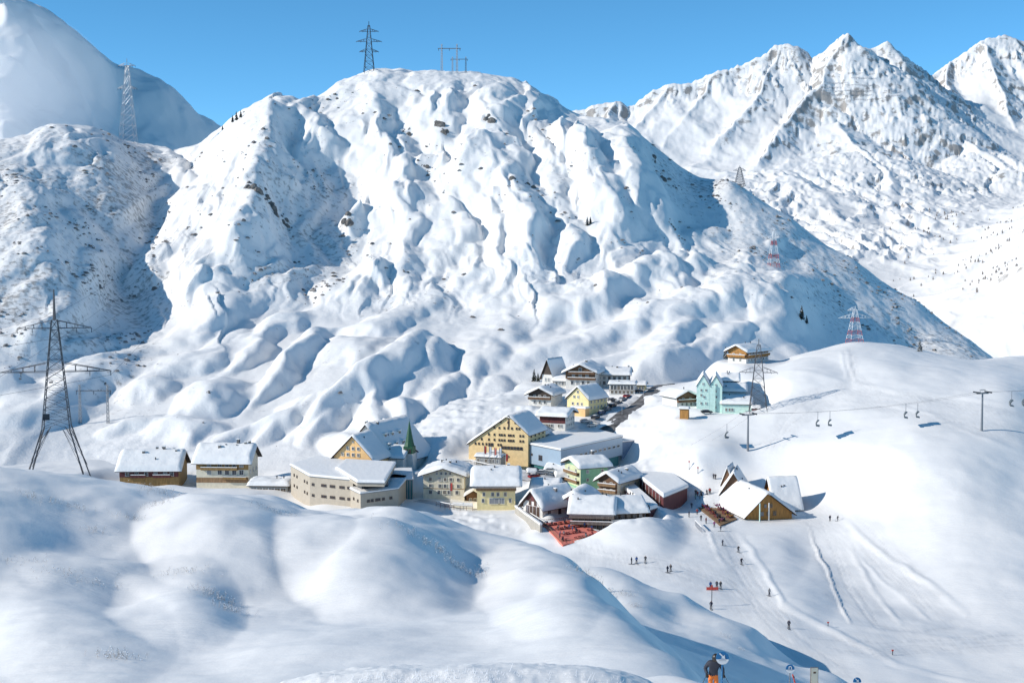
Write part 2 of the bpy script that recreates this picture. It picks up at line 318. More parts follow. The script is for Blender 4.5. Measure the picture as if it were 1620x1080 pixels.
def far_peaks(X, Y):
    X = np.asarray(X, float); Y = np.asarray(Y, float)
    wx = X + 30 * fbm(X / 200, Y / 200, 113, 4, 2.1, .5); wy = Y + 30 * fbm(X / 200 + 4, Y / 200, 117, 4, 2.1, .5)
    Z0 = SR.z(X, Y); U, V = img_of(X, Y, Z0)
    hi = sstep(330, 200, V)
    base = Z0 - 70 * hi
    cr, S, D = crest_field(X * .4 + wx * .6, Y * .4 + wy * .6)
    A = 1 - np.exp(-D / 60)
    sw = S + 12 * fbm(X / 40, Y / 40, 171, 3)
    cr = cr + ((ridged(sw / 85, D / 700, 119, 2, .4) - .8) * 30 + (ridged(sw / 24, D / 200, 129, 3, .5) - .9) * 8) * A
    m = np.maximum(base, cr); k = 14.0
    Z = m + k * np.log1p(np.exp(-np.abs(base - cr) / k)) - 12
    up = sstep(-60, 40, cr - base)
    fl = (ridged(wx / 22, wy / 34, 129, 3, 0.5) - .9) * 2.5 * up
    crag = sstep(1120, 1200, U) * sstep(1520, 1420, U) * sstep(220, 250, V) * sstep(420, 380, V)
    lo = (ridged(wx / 60, wy / 110, 151, 4, .5) - .9) * 15 * crag * (1 - up) + (ridged(wx / 260, wy / 420, 111, 4, 0.5) - 0.9) * 14 * sstep(480, 330, V) * (1 - up) + fbm(X / 60, Y / 80, 123, 4) * (3 - 2 * sstep(300, 420, V)) + (ridged(wx / 130, wy / 240, 155, 4, .5) - .9) * 9 * sstep(1380, 1460, U) * sstep(300, 340, V)
    Z = Z + fl + lo
    scr = sstep(1380, 1500, U) * sstep(300, 360, V) * sstep(500, 440, V) * sstep(.0, .4, fbm(X / 120, Y / 120, 141, 3))
    return Z, np.clip(.25 + .75 * up + .25 * sstep(400, 250, V) + .35 * scr + .5 * crag + .3 * sstep(1380, 1460, U) * sstep(300, 340, V) * sstep(520, 470, V), 0, 1)

RUNS = [([(1125,765),(1110,800),(1135,850),(1165,900),(1205,960),(1280,1030),(1360,1090)],30),([(1285,790),(1310,850),(1345,930),(1390,990),(1460,1000),(1520,990)],40),([(1360,830),(1420,900),(1480,960)],30),([(1215,720),(1245,670),(1290,630),(1340,622),(1420,640),(1520,660),(1620,690)],24),([(1345,550),(1350,600),(1400,625),(1520,640),(1620,655)],10),([(900,870),(980,888),(1060,900),(1140,925),(1220,985)],26),([(1280,1010),(1400,1025),(1620,1010)],20)]
def ski_tracks():
    r = random.Random(21); out = []
    for pts, wd in RUNS:
        for j in range(7):
            o = r.uniform(-.75, .75) * wd; ph = r.uniform(0, 6.28); am = r.uniform(1, 7); fq = r.uniform(1.2, 3); q = []
            n = (len(pts) - 1) * 4
            for i in range(n + 1):
                t = i / 4; k = min(int(t), len(pts) - 2); f = t - k; x = pts[k][0] * (1 - f) + pts[k + 1][0] * f; y = pts[k][1] * (1 - f) + pts[k + 1][1] * f
                dx, dy = pts[k + 1][0] - pts[k][0], pts[k + 1][1] - pts[k][1]; L = math.hypot(dx, dy); w_ = o + am * math.sin(ph + fq * t); q.append((x - dy / L * w_, y + dx / L * w_ * .6))
            i0 = r.randint(0, n // 2); i1 = r.randint(min(n, i0 + 4), n); out.append(q[i0:i1 + 1])
    return out
def valley_masked(X, Y):
    Z = valley(X, Y); U, V = img_of(X, Y, Z); m = np.zeros_like(Z)
    wU = U + 8 * fbm(X / 14, Y / 14, 91, 3); wV = V + 5 * fbm(X / 14 + 3, Y / 14, 95, 3)
    for pts, wd in RUNS: m = np.maximum(m, np.clip(ridge(wU, wV, pts, wd, 2.2, 1.0, 1.0), 0, 1))
    sel = (U > 880) & (U < 1640) & (V > 530) & (V < 1090)
    us, vs_ = U[sel], V[sel]; tr = np.zeros(us.shape)
    for q in ski_tracks():
        if len(q) < 3: continue
        for (x0, y0), (x1, y1) in zip(q[:-1], q[1:]):
            b = (us > min(x0, x1) - 2) & (us < max(x0, x1) + 2) & (vs_ > min(y0, y1) - 2) & (vs_ < max(y0, y1) + 2)
            if not b.any(): continue
            dx, dy = x1 - x0, y1 - y0; t = np.clip(((us[b] - x0) * dx + (vs_[b] - y0) * dy) / (dx * dx + dy * dy + 1e-9), 0, 1)
            d = np.hypot(us[b] - x0 - t * dx, vs_[b] - y0 - t * dy); tr[b] = np.maximum(tr[b], np.clip(1 - d / 1.3, 0, 1))
    mm = m * .55; mm[sel] = np.clip(mm[sel] + tr * .6, 0, 1); Z = Z.copy(); Z[sel] -= tr * .10
    return Z, mm
# ------------------------------------------------------------------ materials
MATS = {}
def newmat(name):
    m = bpy.data.materials.new(name); m.use_nodes = True; MATS[name] = m
    n = m.node_tree; b = n.nodes['Principled BSDF']
    return m, n, b
def N(n, t, **kw):
    x = n.nodes.new(t)
    for k, v in kw.items(): setattr(x, k, v)
    return x
def noise(n, vec, scale, detail=3.0, rough=0.55):
    x = N(n, 'ShaderNodeTexNoise'); x.inputs['Scale'].default_value = scale; x.inputs['Detail'].default_value = detail; x.inputs['Roughness'].default_value = rough
    n.links.new(vec, x.inputs['Vector']); return x.outputs['Fac']
def ramp(n, fac, a, b, ca=(0, 0, 0, 1), cb=(1, 1, 1, 1)):
    x = N(n, 'ShaderNodeValToRGB'); x.color_ramp.elements[0].position = a; x.color_ramp.elements[1].position = b
    x.color_ramp.elements[0].color = ca; x.color_ramp.elements[1].color = cb
    n.links.new(fac, x.inputs['Fac']); return x.outputs['Color']
def mathn(n, op, a, b):
    x = N(n, 'ShaderNodeMath', operation=op); x.use_clamp = False
    for i, v in enumerate((a, b)):
        if isinstance(v, (int, float)): x.inputs[i].default_value = v
        else: n.links.new(v, x.inputs[i])
    return x.outputs[0]
def mixc(n, fac, a, b):
    x = N(n, 'ShaderNodeMix', data_type='RGBA')
    if isinstance(fac, (int, float)): x.inputs['Factor'].default_value = fac
    else: n.links.new(fac, x.inputs['Factor'])
    for s, v in (('A', a), ('B', b)):
        i = [k for k in x.inputs if k.name == s and k.type == 'RGBA'][0]
        if isinstance(v, tuple): i.default_value = v
        else: n.links.new(v, i)
    return [k for k in x.outputs if k.type == 'RGBA'][0]
def snow_mat(name, fine=1.0, bump=0.25, rock=0.0, scrub=False, rock_lo=0.62, rock_hi=0.78, rock_scale=0.02, speck=0.0, speck_scale=0.12, dist=1.0, piste=False, drift=False):
    m, n, b = newmat(name)
    geo = N(n, 'ShaderNodeNewGeometry'); pos = geo.outputs['Position']
    base = mixc(n, ramp(n, noise(n, pos, 0.02 * fine, 4), 0.35, 0.65), (0.865, 0.85, 0.83, 1), (0.91, 0.895, 0.875, 1))
    cur = base
    if rock > 0:
        sep = N(n, 'ShaderNodeSeparateXYZ'); n.links.new(geo.outputs['Normal'], sep.inputs[0])
        nz = sep.outputs['Z']
        nn = mathn(n, 'MULTIPLY', mathn(n, 'SUBTRACT', noise(n, pos, rock_scale, 6, 0.65), 0.5), 0.75)
        f = mathn(n, 'ADD', nz, nn)
        at = N(n, 'ShaderNodeAttribute'); at.attribute_name = 'rock'
        f = mathn(n, 'ADD', f, mathn(n, 'MULTIPLY', mathn(n, 'SUBTRACT', 1.0, at.outputs['Fac']), 0.5))
        mask = ramp(n, f, rock_lo, rock_hi, (1, 1, 1, 1), (0, 0, 0, 1))
        rc = mixc(n, noise(n, pos, rock_scale * 6, 5), (0.16, 0.145, 0.135, 1), (0.42, 0.38, 0.34, 1))
        cur = mixc(n, mathn(n, 'MULTIPLY', mask, rock), cur, rc)
    if scrub:
        at = N(n, 'ShaderNodeAttribute'); at.attribute_name = 'scrub'
        big = noise(n, pos, 0.018, 3)
        sm = noise(n, pos, speck_scale, 4, 0.6)
        f = mathn(n, 'ADD', mathn(n, 'MULTIPLY', sm, 0.8), mathn(n, 'MULTIPLY', big, 0.35))
        f = mathn(n, 'ADD', f, mathn(n, 'MULTIPLY', at.outputs['Fac'], 0.13))
        mask = ramp(n, f, 0.70, 0.84)
        sc = mixc(n, noise(n, pos, 0.5, 3), (0.07, 0.065, 0.055, 1), (0.30, 0.27, 0.25, 1))
        cur = mixc(n, mathn(n, 'MULTIPLY', mask, speck), cur, sc)
    if piste:
        at = N(n, 'ShaderNodeAttribute'); at.attribute_name = 'piste'
        mp = N(n, 'ShaderNodeMapping'); mp.inputs['Scale'].default_value = (1.0, 0.09, 1.0); mp.inputs['Rotation'].default_value = (0, 0, 0.35); n.links.new(pos, mp.inputs['Vector'])
        gr = mixc(n, ramp(n, noise(n, mp.outputs[0], 1.1, 5, 0.7), 0.32, 0.68), (0.64, 0.635, 0.63, 1), (0.86, 0.85, 0.84, 1))
        cur = mixc(n, mathn(n, 'MULTIPLY', at.outputs['Fac'], 0.9), cur, gr)
    n.links.new(cur, b.inputs['Base Color'])
    b.inputs['Roughness'].default_value = 0.65; b.inputs['Specular IOR Level'].default_value = 0.25
    bp = N(n, 'ShaderNodeBump'); bp.inputs['Strength'].default_value = bump; bp.inputs['Distance'].default_value = dist
    if drift:
        mp2 = N(n, 'ShaderNodeMapping'); mp2.inputs['Scale'].default_value = (0.35, 1.6, 1.0); mp2.inputs['Rotation'].default_value = (0, 0, -0.25); n.links.new(pos, mp2.inputs['Vector'])
        bp2 = N(n, 'ShaderNodeBump'); bp2.inputs['Strength'].default_value = 0.35; bp2.inputs['Distance'].default_value = 0.35
        n.links.new(mathn(n, 'MULTIPLY', noise(n, mp2.outputs[0], 0.7, 6, 0.6), ramp(n, noise(n, pos, 0.06, 2), 0.4, 0.62)), bp2.inputs['Height']); n.links.new(bp2.outputs['Normal'], bp.inputs['Normal'])
    h = mathn(n, 'ADD', noise(n, pos, 0.25 * fine, 5, 0.55), mathn(n, 'MULTIPLY', noise(n, pos, 2.2 * fine, 4, 0.6), 0.25))
    n.links.new(h, bp.inputs['Height']); n.links.new(bp.outputs['Normal'], b.inputs['Normal'])
    return m
M_FG = snow_mat('snow_near', fine=1.6, bump=0.12, dist=0.6, drift=True)
M_VALLEY = snow_mat('snow_valley', fine=0.8, bump=0.16, dist=0.8, piste=True, drift=True)
M_HILL = snow_mat('snow_hill', fine=0.6, bump=0.32, dist=1.6, rock=0.0, scrub=True, speck=0.7, speck_scale=0.30)
M_LEFT = snow_mat('snow_left_mountain', fine=0.2, bump=0.3, dist=4, rock=0.7, rock_lo=0.45, rock_hi=0.55, rock_scale=0.012)
M_FAR = snow_mat('snow_far', fine=0.12, bump=0.3, dist=4, rock=0.85, rock_lo=0.63, rock_hi=0.72, rock_scale=0.03)

def plaster(name, c, var=0.12, rough=0.85, scale=0.8):
    m, n, b = newmat(name); g = N(n, 'ShaderNodeTexCoord').outputs['Object']
    lo = tuple(x * (1 - var) for x in c) + (1,); hi = tuple(min(1, x * (1 + var)) for x in c) + (1,)
    n.links.new(mixc(n, ramp(n, noise(n, g, scale, 5, 0.6), 0.3, 0.7), lo, hi), b.inputs['Base Color'])
    b.inputs['Roughness'].default_value = rough
    return m
def wood(name, c, horiz=False, scale=3.0):
    m, n, b = newmat(name); g = N(n, 'ShaderNodeTexCoord').outputs['Object']
    mp = N(n, 'ShaderNodeMapping'); mp.inputs['Scale'].default_value = (0.25, 0.25, 1) if horiz else (1, 1, 0.12)
    n.links.new(g, mp.inputs['Vector'])
    f = noise(n, mp.outputs[0], scale, 4, 0.7)
    lo = tuple(x * 0.6 for x in c) + (1,); hi = tuple(min(1, x * 1.35) for x in c) + (1,)
    n.links.new(mixc(n, ramp(n, f, 0.3, 0.7), lo, hi), b.inputs['Base Color']); b.inputs['Roughness'].default_value = 0.75
    return m
def plain(name, c, rough=0.5, metal=0.0):
    m, n, b = newmat(name); b.inputs['Roughness'].default_value = rough; b.inputs['Metallic'].default_value = metal
    g = N(n, 'ShaderNodeTexCoord').outputs['Object']
    lo = tuple(x * 0.85 for x in c) + (1,); hi = tuple(min(1, x * 1.12) for x in c) + (1,)
    n.links.new(mixc(n, noise(n, g, 1.7, 3), lo, hi), b.inputs['Base Color'])
    return m
plaster('plaster_yellow', (0.82, 0.60, 0.31)); plaster('plaster_pale_yellow', (0.82, 0.68, 0.36)); plaster('plaster_cream', (0.72, 0.66, 0.52)); plaster('plaster_white', (0.72, 0.69, 0.64))
plaster('plaster_apricot', (0.82, 0.52, 0.24)); plaster('plaster_green', (0.27, 0.52, 0.34)); plaster('plaster_mint', (0.60, 0.80, 0.71)); plaster('plaster_pink', (0.55, 0.32, 0.38)); plaster('plaster_sage', (0.62, 0.66, 0.42))
plaster('concrete', (0.40, 0.37, 0.32)); plaster('panel_beige', (0.46, 0.40, 0.32), 0.08); plain('panel_blue', (0.33, 0.43, 0.53), 0.45); plain('panel_blue_dark', (0.16, 0.24, 0.36), 0.5)
wood('wood_brown', (0.16, 0.085, 0.045)); wood('wood_dark', (0.06, 0.042, 0.032)); wood('wood_red', (0.13, 0.035, 0.035)); wood('wood_gold', (0.42, 0.20, 0.05)); wood('wood_ochre', (0.33, 0.20, 0.07)); wood('wood_grey', (0.20, 0.17, 0.15)); wood('wood_tan', (0.30, 0.18, 0.09))
plain('frame_white', (0.75, 0.74, 0.70)); plain('frame_brown', (0.10, 0.06, 0.04)); plain('metal_grey', (0.22, 0.23, 0.25), 0.5, 0.3); plain('metal_light', (0.50, 0.50, 0.52), 0.45, 0.3); plain('metal_dark', (0.035, 0.04, 0.05), 0.5, 0.2)
plain('steel_rust', (0.10, 0.095, 0.10), 0.6, 0.2); plain('paint_red', (0.55, 0.07, 0.05)); plain('paint_white', (0.78, 0.78, 0.78)); plain('copper_green', (0.02, 0.10, 0.05), 0.6); plain('red_floor', (0.78, 0.22, 0.16), 0.8); plain('red_cloth', (0.80, 0.24, 0.18), 0.85)
plain('teal_glass', (0.06, 0.20, 0.21), 0.15); plain('rubber', (0.02, 0.02, 0.02), 0.8); plain('chair_shell', (0.10, 0.12, 0.13), 0.4); plain('sign_blue', (0.02, 0.16, 0.36), 0.4); plain('skin', (0.55, 0.34, 0.25), 0.6)
def glassm(name, c, rough=0.08):
    m, n, b = newmat(name); b.inputs['Base Color'].default_value = c + (1,); b.inputs['Roughness'].default_value = rough; b.inputs['Specular IOR Level'].default_value = 0.5
    return m
glassm('glass', (0.035, 0.045, 0.06)); glassm('glass_warm', (0.11, 0.085, 0.06), 0.2); glassm('glass_pale', (0.24, 0.25, 0.26), 0.3)
m, n, b = newmat('asphalt'); g = N(n, 'ShaderNodeNewGeometry').outputs['Position']
n.links.new(mixc(n, ramp(n, noise(n, g, 0.35, 4), 0.35, 0.75), (0.06, 0.058, 0.058, 1), (0.26, 0.25, 0.25, 1)), b.inputs['Base Color']); b.inputs['Roughness'].default_value = 0.8
m, n, b = newmat('packed_snow'); g = N(n, 'ShaderNodeNewGeometry').outputs['Position']
n.links.new(mixc(n, ramp(n, noise(n, g, 0.25, 5), 0.3, 0.7), (0.36, 0.36, 0.37, 1), (0.66, 0.67, 0.69, 1)), b.inputs['Base Color']); b.inputs['Roughness'].default_value = 0.8
m, n, b = newmat('roof_snow'); g = N(n, 'ShaderNodeNewGeometry').outputs['Position']
n.links.new(mixc(n, noise(n, g, 0.3, 4), (0.86, 0.85, 0.83, 1), (0.91, 0.895, 0.875, 1)), b.inputs['Base Color']); b.inputs['Roughness'].default_value = 0.7
bp = N(n, 'ShaderNodeBump'); bp.inputs['Strength'].default_value = 0.35; bp.inputs['Distance'].default_value = 0.5; n.links.new(noise(n, g, 0.6, 4), bp.inputs['Height']); n.links.new(bp.outputs[0], b.inputs['Normal'])
m, n, b = newmat('twig'); g = N(n, 'ShaderNodeNewGeometry').outputs['Position']
n.links.new(mixc(n, ramp(n, noise(n, g, 3.0, 2), 0.4, 0.6), (0.10, 0.085, 0.07, 1), (0.42, 0.39, 0.36, 1)), b.inputs['Base Color'])
m, n, b = newmat('frost'); b.inputs['Base Color'].default_value = (0.80, 0.82, 0.85, 1); b.inputs['Roughness'].default_value = 0.7
m, n, b = newmat('needles'); g = N(n, 'ShaderNodeNewGeometry').outputs['Position']
n.links.new(mixc(n, noise(n, g, 0.8, 2), (0.018, 0.03, 0.02, 1), (0.07, 0.085, 0.06, 1)), b.inputs['Base Color'])
plaster('rock', (0.16, 0.15, 0.14), 0.5, 0.9, 0.5)
CARC = []
for i, c in enumerate([(0.03, 0.03, 0.035), (0.5, 0.5, 0.52), (0.22, 0.24, 0.27), (0.02, 0.05, 0.13), (0.30, 0.02, 0.02), (0.12, 0.13, 0.14), (0.62, 0.62, 0.6)]):
    CARC.append(plain('car_paint_%d' % i, c, 0.25, 0.2))
# ------------------------------------------------------------------ ground levelled for the buildings: pixel, distance, radius, fall-off
for (px, py, Y, r, f) in [(236,768,478,12,14),(352,766,478,12,14),(520,796,440,16,12),(590,796,430,14,12),(575,748,486,16,14),(700,783,447,11,10),(784,800,432,9,9),(800,722,490,16,12),(900,742,488,20,14),
 (938,768,450,8,9),(966,787,440,7,8),(1040,792,432,12,10),(850,816,412,9,8),(905,806,410,9,8),(962,838,398,12,7),(900,842,387,9,6),(866,606,596,8,12),(920,611,590,12,14),(970,610,596,12,14),(995,621,566,7,9),
 (855,638,552,9,10),(914,653,537,9,10),(874,677,511,9,9),(960,645,545,9,12),(1125,647,512,10,12),(1165,650,512,9,12),(1085,640,516,8,10),(1082,661,496,3,6),(1185,571,575,12,12),(1222,813,413,10,34),(1147,775,432,5,14),(1130,815,408,8,8)]:
    p = P(px, py, Y); PADS.append((p.x, p.y, p.z, r, f))

for (px, py, Y, r, f) in [(1128, 1106, 52, 2.5, 6), (1143, 1120, 46, 1, 3), (1250, 1110, 58, 1.5, 5), (1288, 1100, 50, 1, 4)]:
    p = P(px, py, Y); FPADS.append((p.x, p.y, p.z, r, f))
# ------------------------------------------------------------------ terrain meshes
def logspace(a, b, n): return np.exp(np.linspace(math.log(a), math.log(b), n))
terrain_fg = grid_mesh('snow_hill', useq(-260, 1880, 540), logspace(14, 330, 380), foreground, M_FG)
terrain_valley = grid_mesh('snow_valley', useq(-260, 1900, 800), logspace(225, 760, 420), valley_masked, M_VALLEY, ['piste'])
terrain_hill = grid_mesh('snow_mountain', useq(-260, 1880, 1000), logspace(470, 1480, 640), lambda X, Y: main_hill(X, Y, True)[:2], M_HILL, ['scrub'])
terrain_left = grid_mesh('hazy_mountain', useq(-400, 640, 260), logspace(1500, 3300, 220), left_mountain, M_LEFT, ['rock'])
terrain_far = grid_mesh('rocky_peaks', useq(720, 1900, 620), logspace(1750, 6500, 520), far_peaks, M_FAR, ['rock'])
# ------------------------------------------------------------------ object helpers
rnd = random.Random(7)
CACHE = {}
class MB:
    """collects shapes for ONE mesh"""
    def __init__(s): s.v = []; s.f = []; s.m = []; s.mats = []; s.cur = 0; s.sm = False
    def mat(s, name):
        if name not in s.mats: s.mats.append(name)
        s.cur = s.mats.index(name); return s
    def add(s, vs, fs):
        o = len(s.v); s.v += [tuple(v) for v in vs]
        for f in fs: s.f.append([o + i for i in f]); s.m.append(s.cur)
    def box(s, x0, x1, y0, y1, z0, z1):
        s.add([(x0,y0,z0),(x1,y0,z0),(x1,y1,z0),(x0,y1,z0),(x0,y0,z1),(x1,y0,z1),(x1,y1,z1),(x0,y1,z1)],
              [(3,2,1,0),(4,5,6,7),(0,1,5,4),(1,2,6,5),(2,3,7,6),(3,0,4,7)])
    def prism(s, poly, z0, z1):
        n = len(poly)
        s.add([(p[0], p[1], z0) for p in poly] + [(p[0], p[1], z1) for p in poly],
              [tuple(range(n - 1, -1, -1)), tuple(range(n, 2 * n))] + [(i, (i + 1) % n, n + (i + 1) % n, n + i) for i in range(n)])
    def extrude(s, prof, axis, a0, a1):
        """profile [(b, z)...] swept along axis x or y"""
        n = len(prof)
        mk = (lambda a, b, z: (a, b, z)) if axis == 'x' else (lambda a, b, z: (b, a, z))
        vs = [mk(a0, b, z) for b, z in prof] + [mk(a1, b, z) for b, z in prof]
        fs = [tuple(range(n)), tuple(range(2 * n - 1, n - 1, -1))] + [(i, n + i, n + (i + 1) % n, (i + 1) % n) for i in range(n)]
        s.add(vs, fs)
    def bar(s, p, q, r, n=4, r2=None):
        p = Vector(p); q = Vector(q); d = (q - p)
        if d.length < 1e-6: return
        d.normalize(); a = d.orthogonal().normalized(); b = d.cross(a); r2 = r if r2 is None else r2
        vs = []
        for c, rr in ((p, r), (q, r2)):
            for i in range(n):
                t = 2 * math.pi * i / n + 0.4; vs.append(c + (a * math.cos(t) + b * math.sin(t)) * rr)
        s.add(vs, [(i, (i + 1) % n, n + (i + 1) % n, n + i) for i in range(n)] + [tuple(range(n - 1, -1, -1)), tuple(range(n, 2 * n))])
    def disc(s, c, nrm, r, th, n=20):
        nrm = Vector(nrm).normalized(); s.bar(Vector(c) - nrm * th / 2, Vector(c) + nrm * th / 2, r, n)
    def lathe(s, prof, n=12, cx=0, cy=0):
        vs = []; fs = []
        for r, z in prof:
            for i in range(n): t = 2 * math.pi * i / n; vs.append((cx + r * math.cos(t), cy + r * math.sin(t), z))
        for k in range(len(prof) - 1):
            for i in range(n): fs.append((k * n + i, k * n + (i + 1) % n, (k + 1) * n + (i + 1) % n, (k + 1) * n + i))
        fs.append(tuple(range((len(prof) - 1) * n, len(prof) * n))); fs.append(tuple(range(n - 1, -1, -1)))
        s.add(vs, fs)
    def grid(s, rows):
        nr, nc = len(rows), len(rows[0]); vs = [p for r in rows for p in r]
        s.add(vs, [(i * nc + j, i * nc + j + 1, (i + 1) * nc + j + 1, (i + 1) * nc + j) for i in range(nr - 1) for j in range(nc - 1)])
    def mesh(s, name, smooth=False, recalc=True):
        me = bpy.data.meshes.new(name); me.from_pydata(s.v, [], s.f)
        for k in s.mats: me.materials.append(MATS[k])
        me.polygons.foreach_set('material_index', s.m)
        if smooth: me.polygons.foreach_set('use_smooth', [True] * len(me.polygons))
        if recalc:
            bm = bmesh.new(); bm.from_mesh(me); bmesh.ops.recalc_face_normals(bm, faces=bm.faces); bm.to_mesh(me); bm.free()
        me.update(); return me
    def build(s, name, parent=None, smooth=False, loc=(0, 0, 0), rz=0, recalc=True):
        return put(name, s.mesh(name, smooth, recalc), parent, loc, rz)
def put(name, me, parent=None, loc=(0, 0, 0), rz=0):
    o = bpy.data.objects.new(name, me); col.objects.link(o); o.parent = parent; o.location = loc
    if rz: o.rotation_euler = (0, 0, rz)
    return o
def tag(o, label, cat, group=None, kind=None):
    o['label'] = label; o['category'] = cat
    if group: o['group'] = group
    if kind: o['kind'] = kind
    return o
def thing(name, label, cat, loc=(0, 0, 0), rz=0, group=None):
    o = bpy.data.objects.new(name, None); o.empty_display_size = 0.5; col.objects.link(o); o.location = loc; o.rotation_euler = (0, 0, rz)
    return tag(o, label, cat, group)
def gz(x, y):
    a = [float(valley(x, y))] if 225 < y < 760 else []
    if y > 470: a.append(float(main_hill(x, y)))
    if y < 330: a.append(float(foreground(x, y)))
    return max(a)
def hit(px, py, fn, y0, y1, n=900):
    """where the sight line through that pixel meets a terrain sheet"""
    ys = np.linspace(y0, y1, n); r = (px - CX) / FPX; u = (CY - py) / FPX; yw = CP + SP * u; zw = -SP + CP * u
    X = r / yw * ys; Zr = zw / yw * ys
    d = fn(X, ys) - Zr; k = np.argmax(d > 0)
    if not (d > 0).any(): k = int(np.argmax(d))
    return Vector((X[k], ys[k], float(fn(X[k], ys[k]))))
def on_valley(px, py): return hit(px, py, valley, 226, 740)
def on_hill(px, py): return hit(px, py, main_hill, 475, 1440, 1400)
def on_fore(px, py): return hit(px, py, foreground, 15, 320)

def window_mesh(w, h, frame='frame_white', glass='glass'):
    k = ('win', round(w, 2), round(h, 2), frame, glass)
    if k not in CACHE:
        b = MB(); t = min(0.12, w * 0.12)
        b.mat(frame); b.box(-w/2, -w/2 + t, -0.10, 0.03, 0, h); b.box(w/2 - t, w/2, -0.10, 0.03, 0, h); b.box(-w/2 + t, w/2 - t, -0.10, 0.03, h - t, h); b.box(-w/2 - 0.08, w/2 + 0.08, -0.16, 0.03, -0.1, 0)
        b.box(-0.03, 0.03, -0.08, 0.0, 0, h - t)
        b.mat(glass); b.box(-w/2 + t, w/2 - t, -0.05, 0.02, 0, h - t)
        CACHE[k] = b.mesh('window')
    return CACHE[k]
FACE_ROT = {'F': 0, 'R': R(90), 'L': R(-90)}
def face_pt(face, c, z, w, d, out=0.0):
    if face == 'F': return (c, -out, z)
    if face == 'R': return (w / 2 + out, d / 2 + c, z)
    return (-w / 2 - out, d / 2 - c, z)
def snow_roof(axis, a0, a1, bl, br, b0, zr, zl, zrr, th, seed=0, na=16, nb=10):
    """deep snow lying on a gable roof: rounded rim, sagging top"""
    b = MB(); b.mat('roof_snow'); rows = []
    bs = [bl + (b0 - bl) * (i / nb) for i in range(nb)] + [b0 + (br - b0) * (i / nb) for i in range(nb + 1)]
    # cluster towards the rims
    def clus(v, lo, hi):
        t = (v - lo) / (hi - lo); t = 0.5 - 0.5 * math.cos(math.pi * t) if 0 < t < 1 else t; return lo + (hi - lo) * (0.45 * ((v - lo) / (hi - lo)) + 0.55 * t)
    As = [clus(a0 + (a1 - a0) * i / na, a0, a1) for i in range(na + 1)]
    for bb in bs:
        bb = clus(bb, bl, br); row = []
        for a in As:
            if bb < b0: zd = zl + (zr - zl) * (bb - bl) / max(1e-6, b0 - bl)
            else: zd = zrr + (zr - zrr) * (br - bb) / max(1e-6, br - b0)
            e = min(a - a0, a1 - a, bb - bl, br - bb)
            rr = max(0.5, th * 0.75); k = min(1, max(0, e) / rr); k = math.sqrt(max(0, 1 - (1 - k) ** 2))
            soft = -0.35 * th * max(0, 1 - abs(bb - b0) / 1.6) ** 2
            nz = float(fbm((a + seed * 3.1) / 2.7, bb / 2.7, seed, 3)) * 0.22 * th
            z = zd + 0.02 + k * (th + nz + soft)
            row.append((a, bb, z) if axis == 'x' else (bb, a, z))
        rows.append(row)
    b.grid(rows)
    # skirt hanging over the rim
    return b
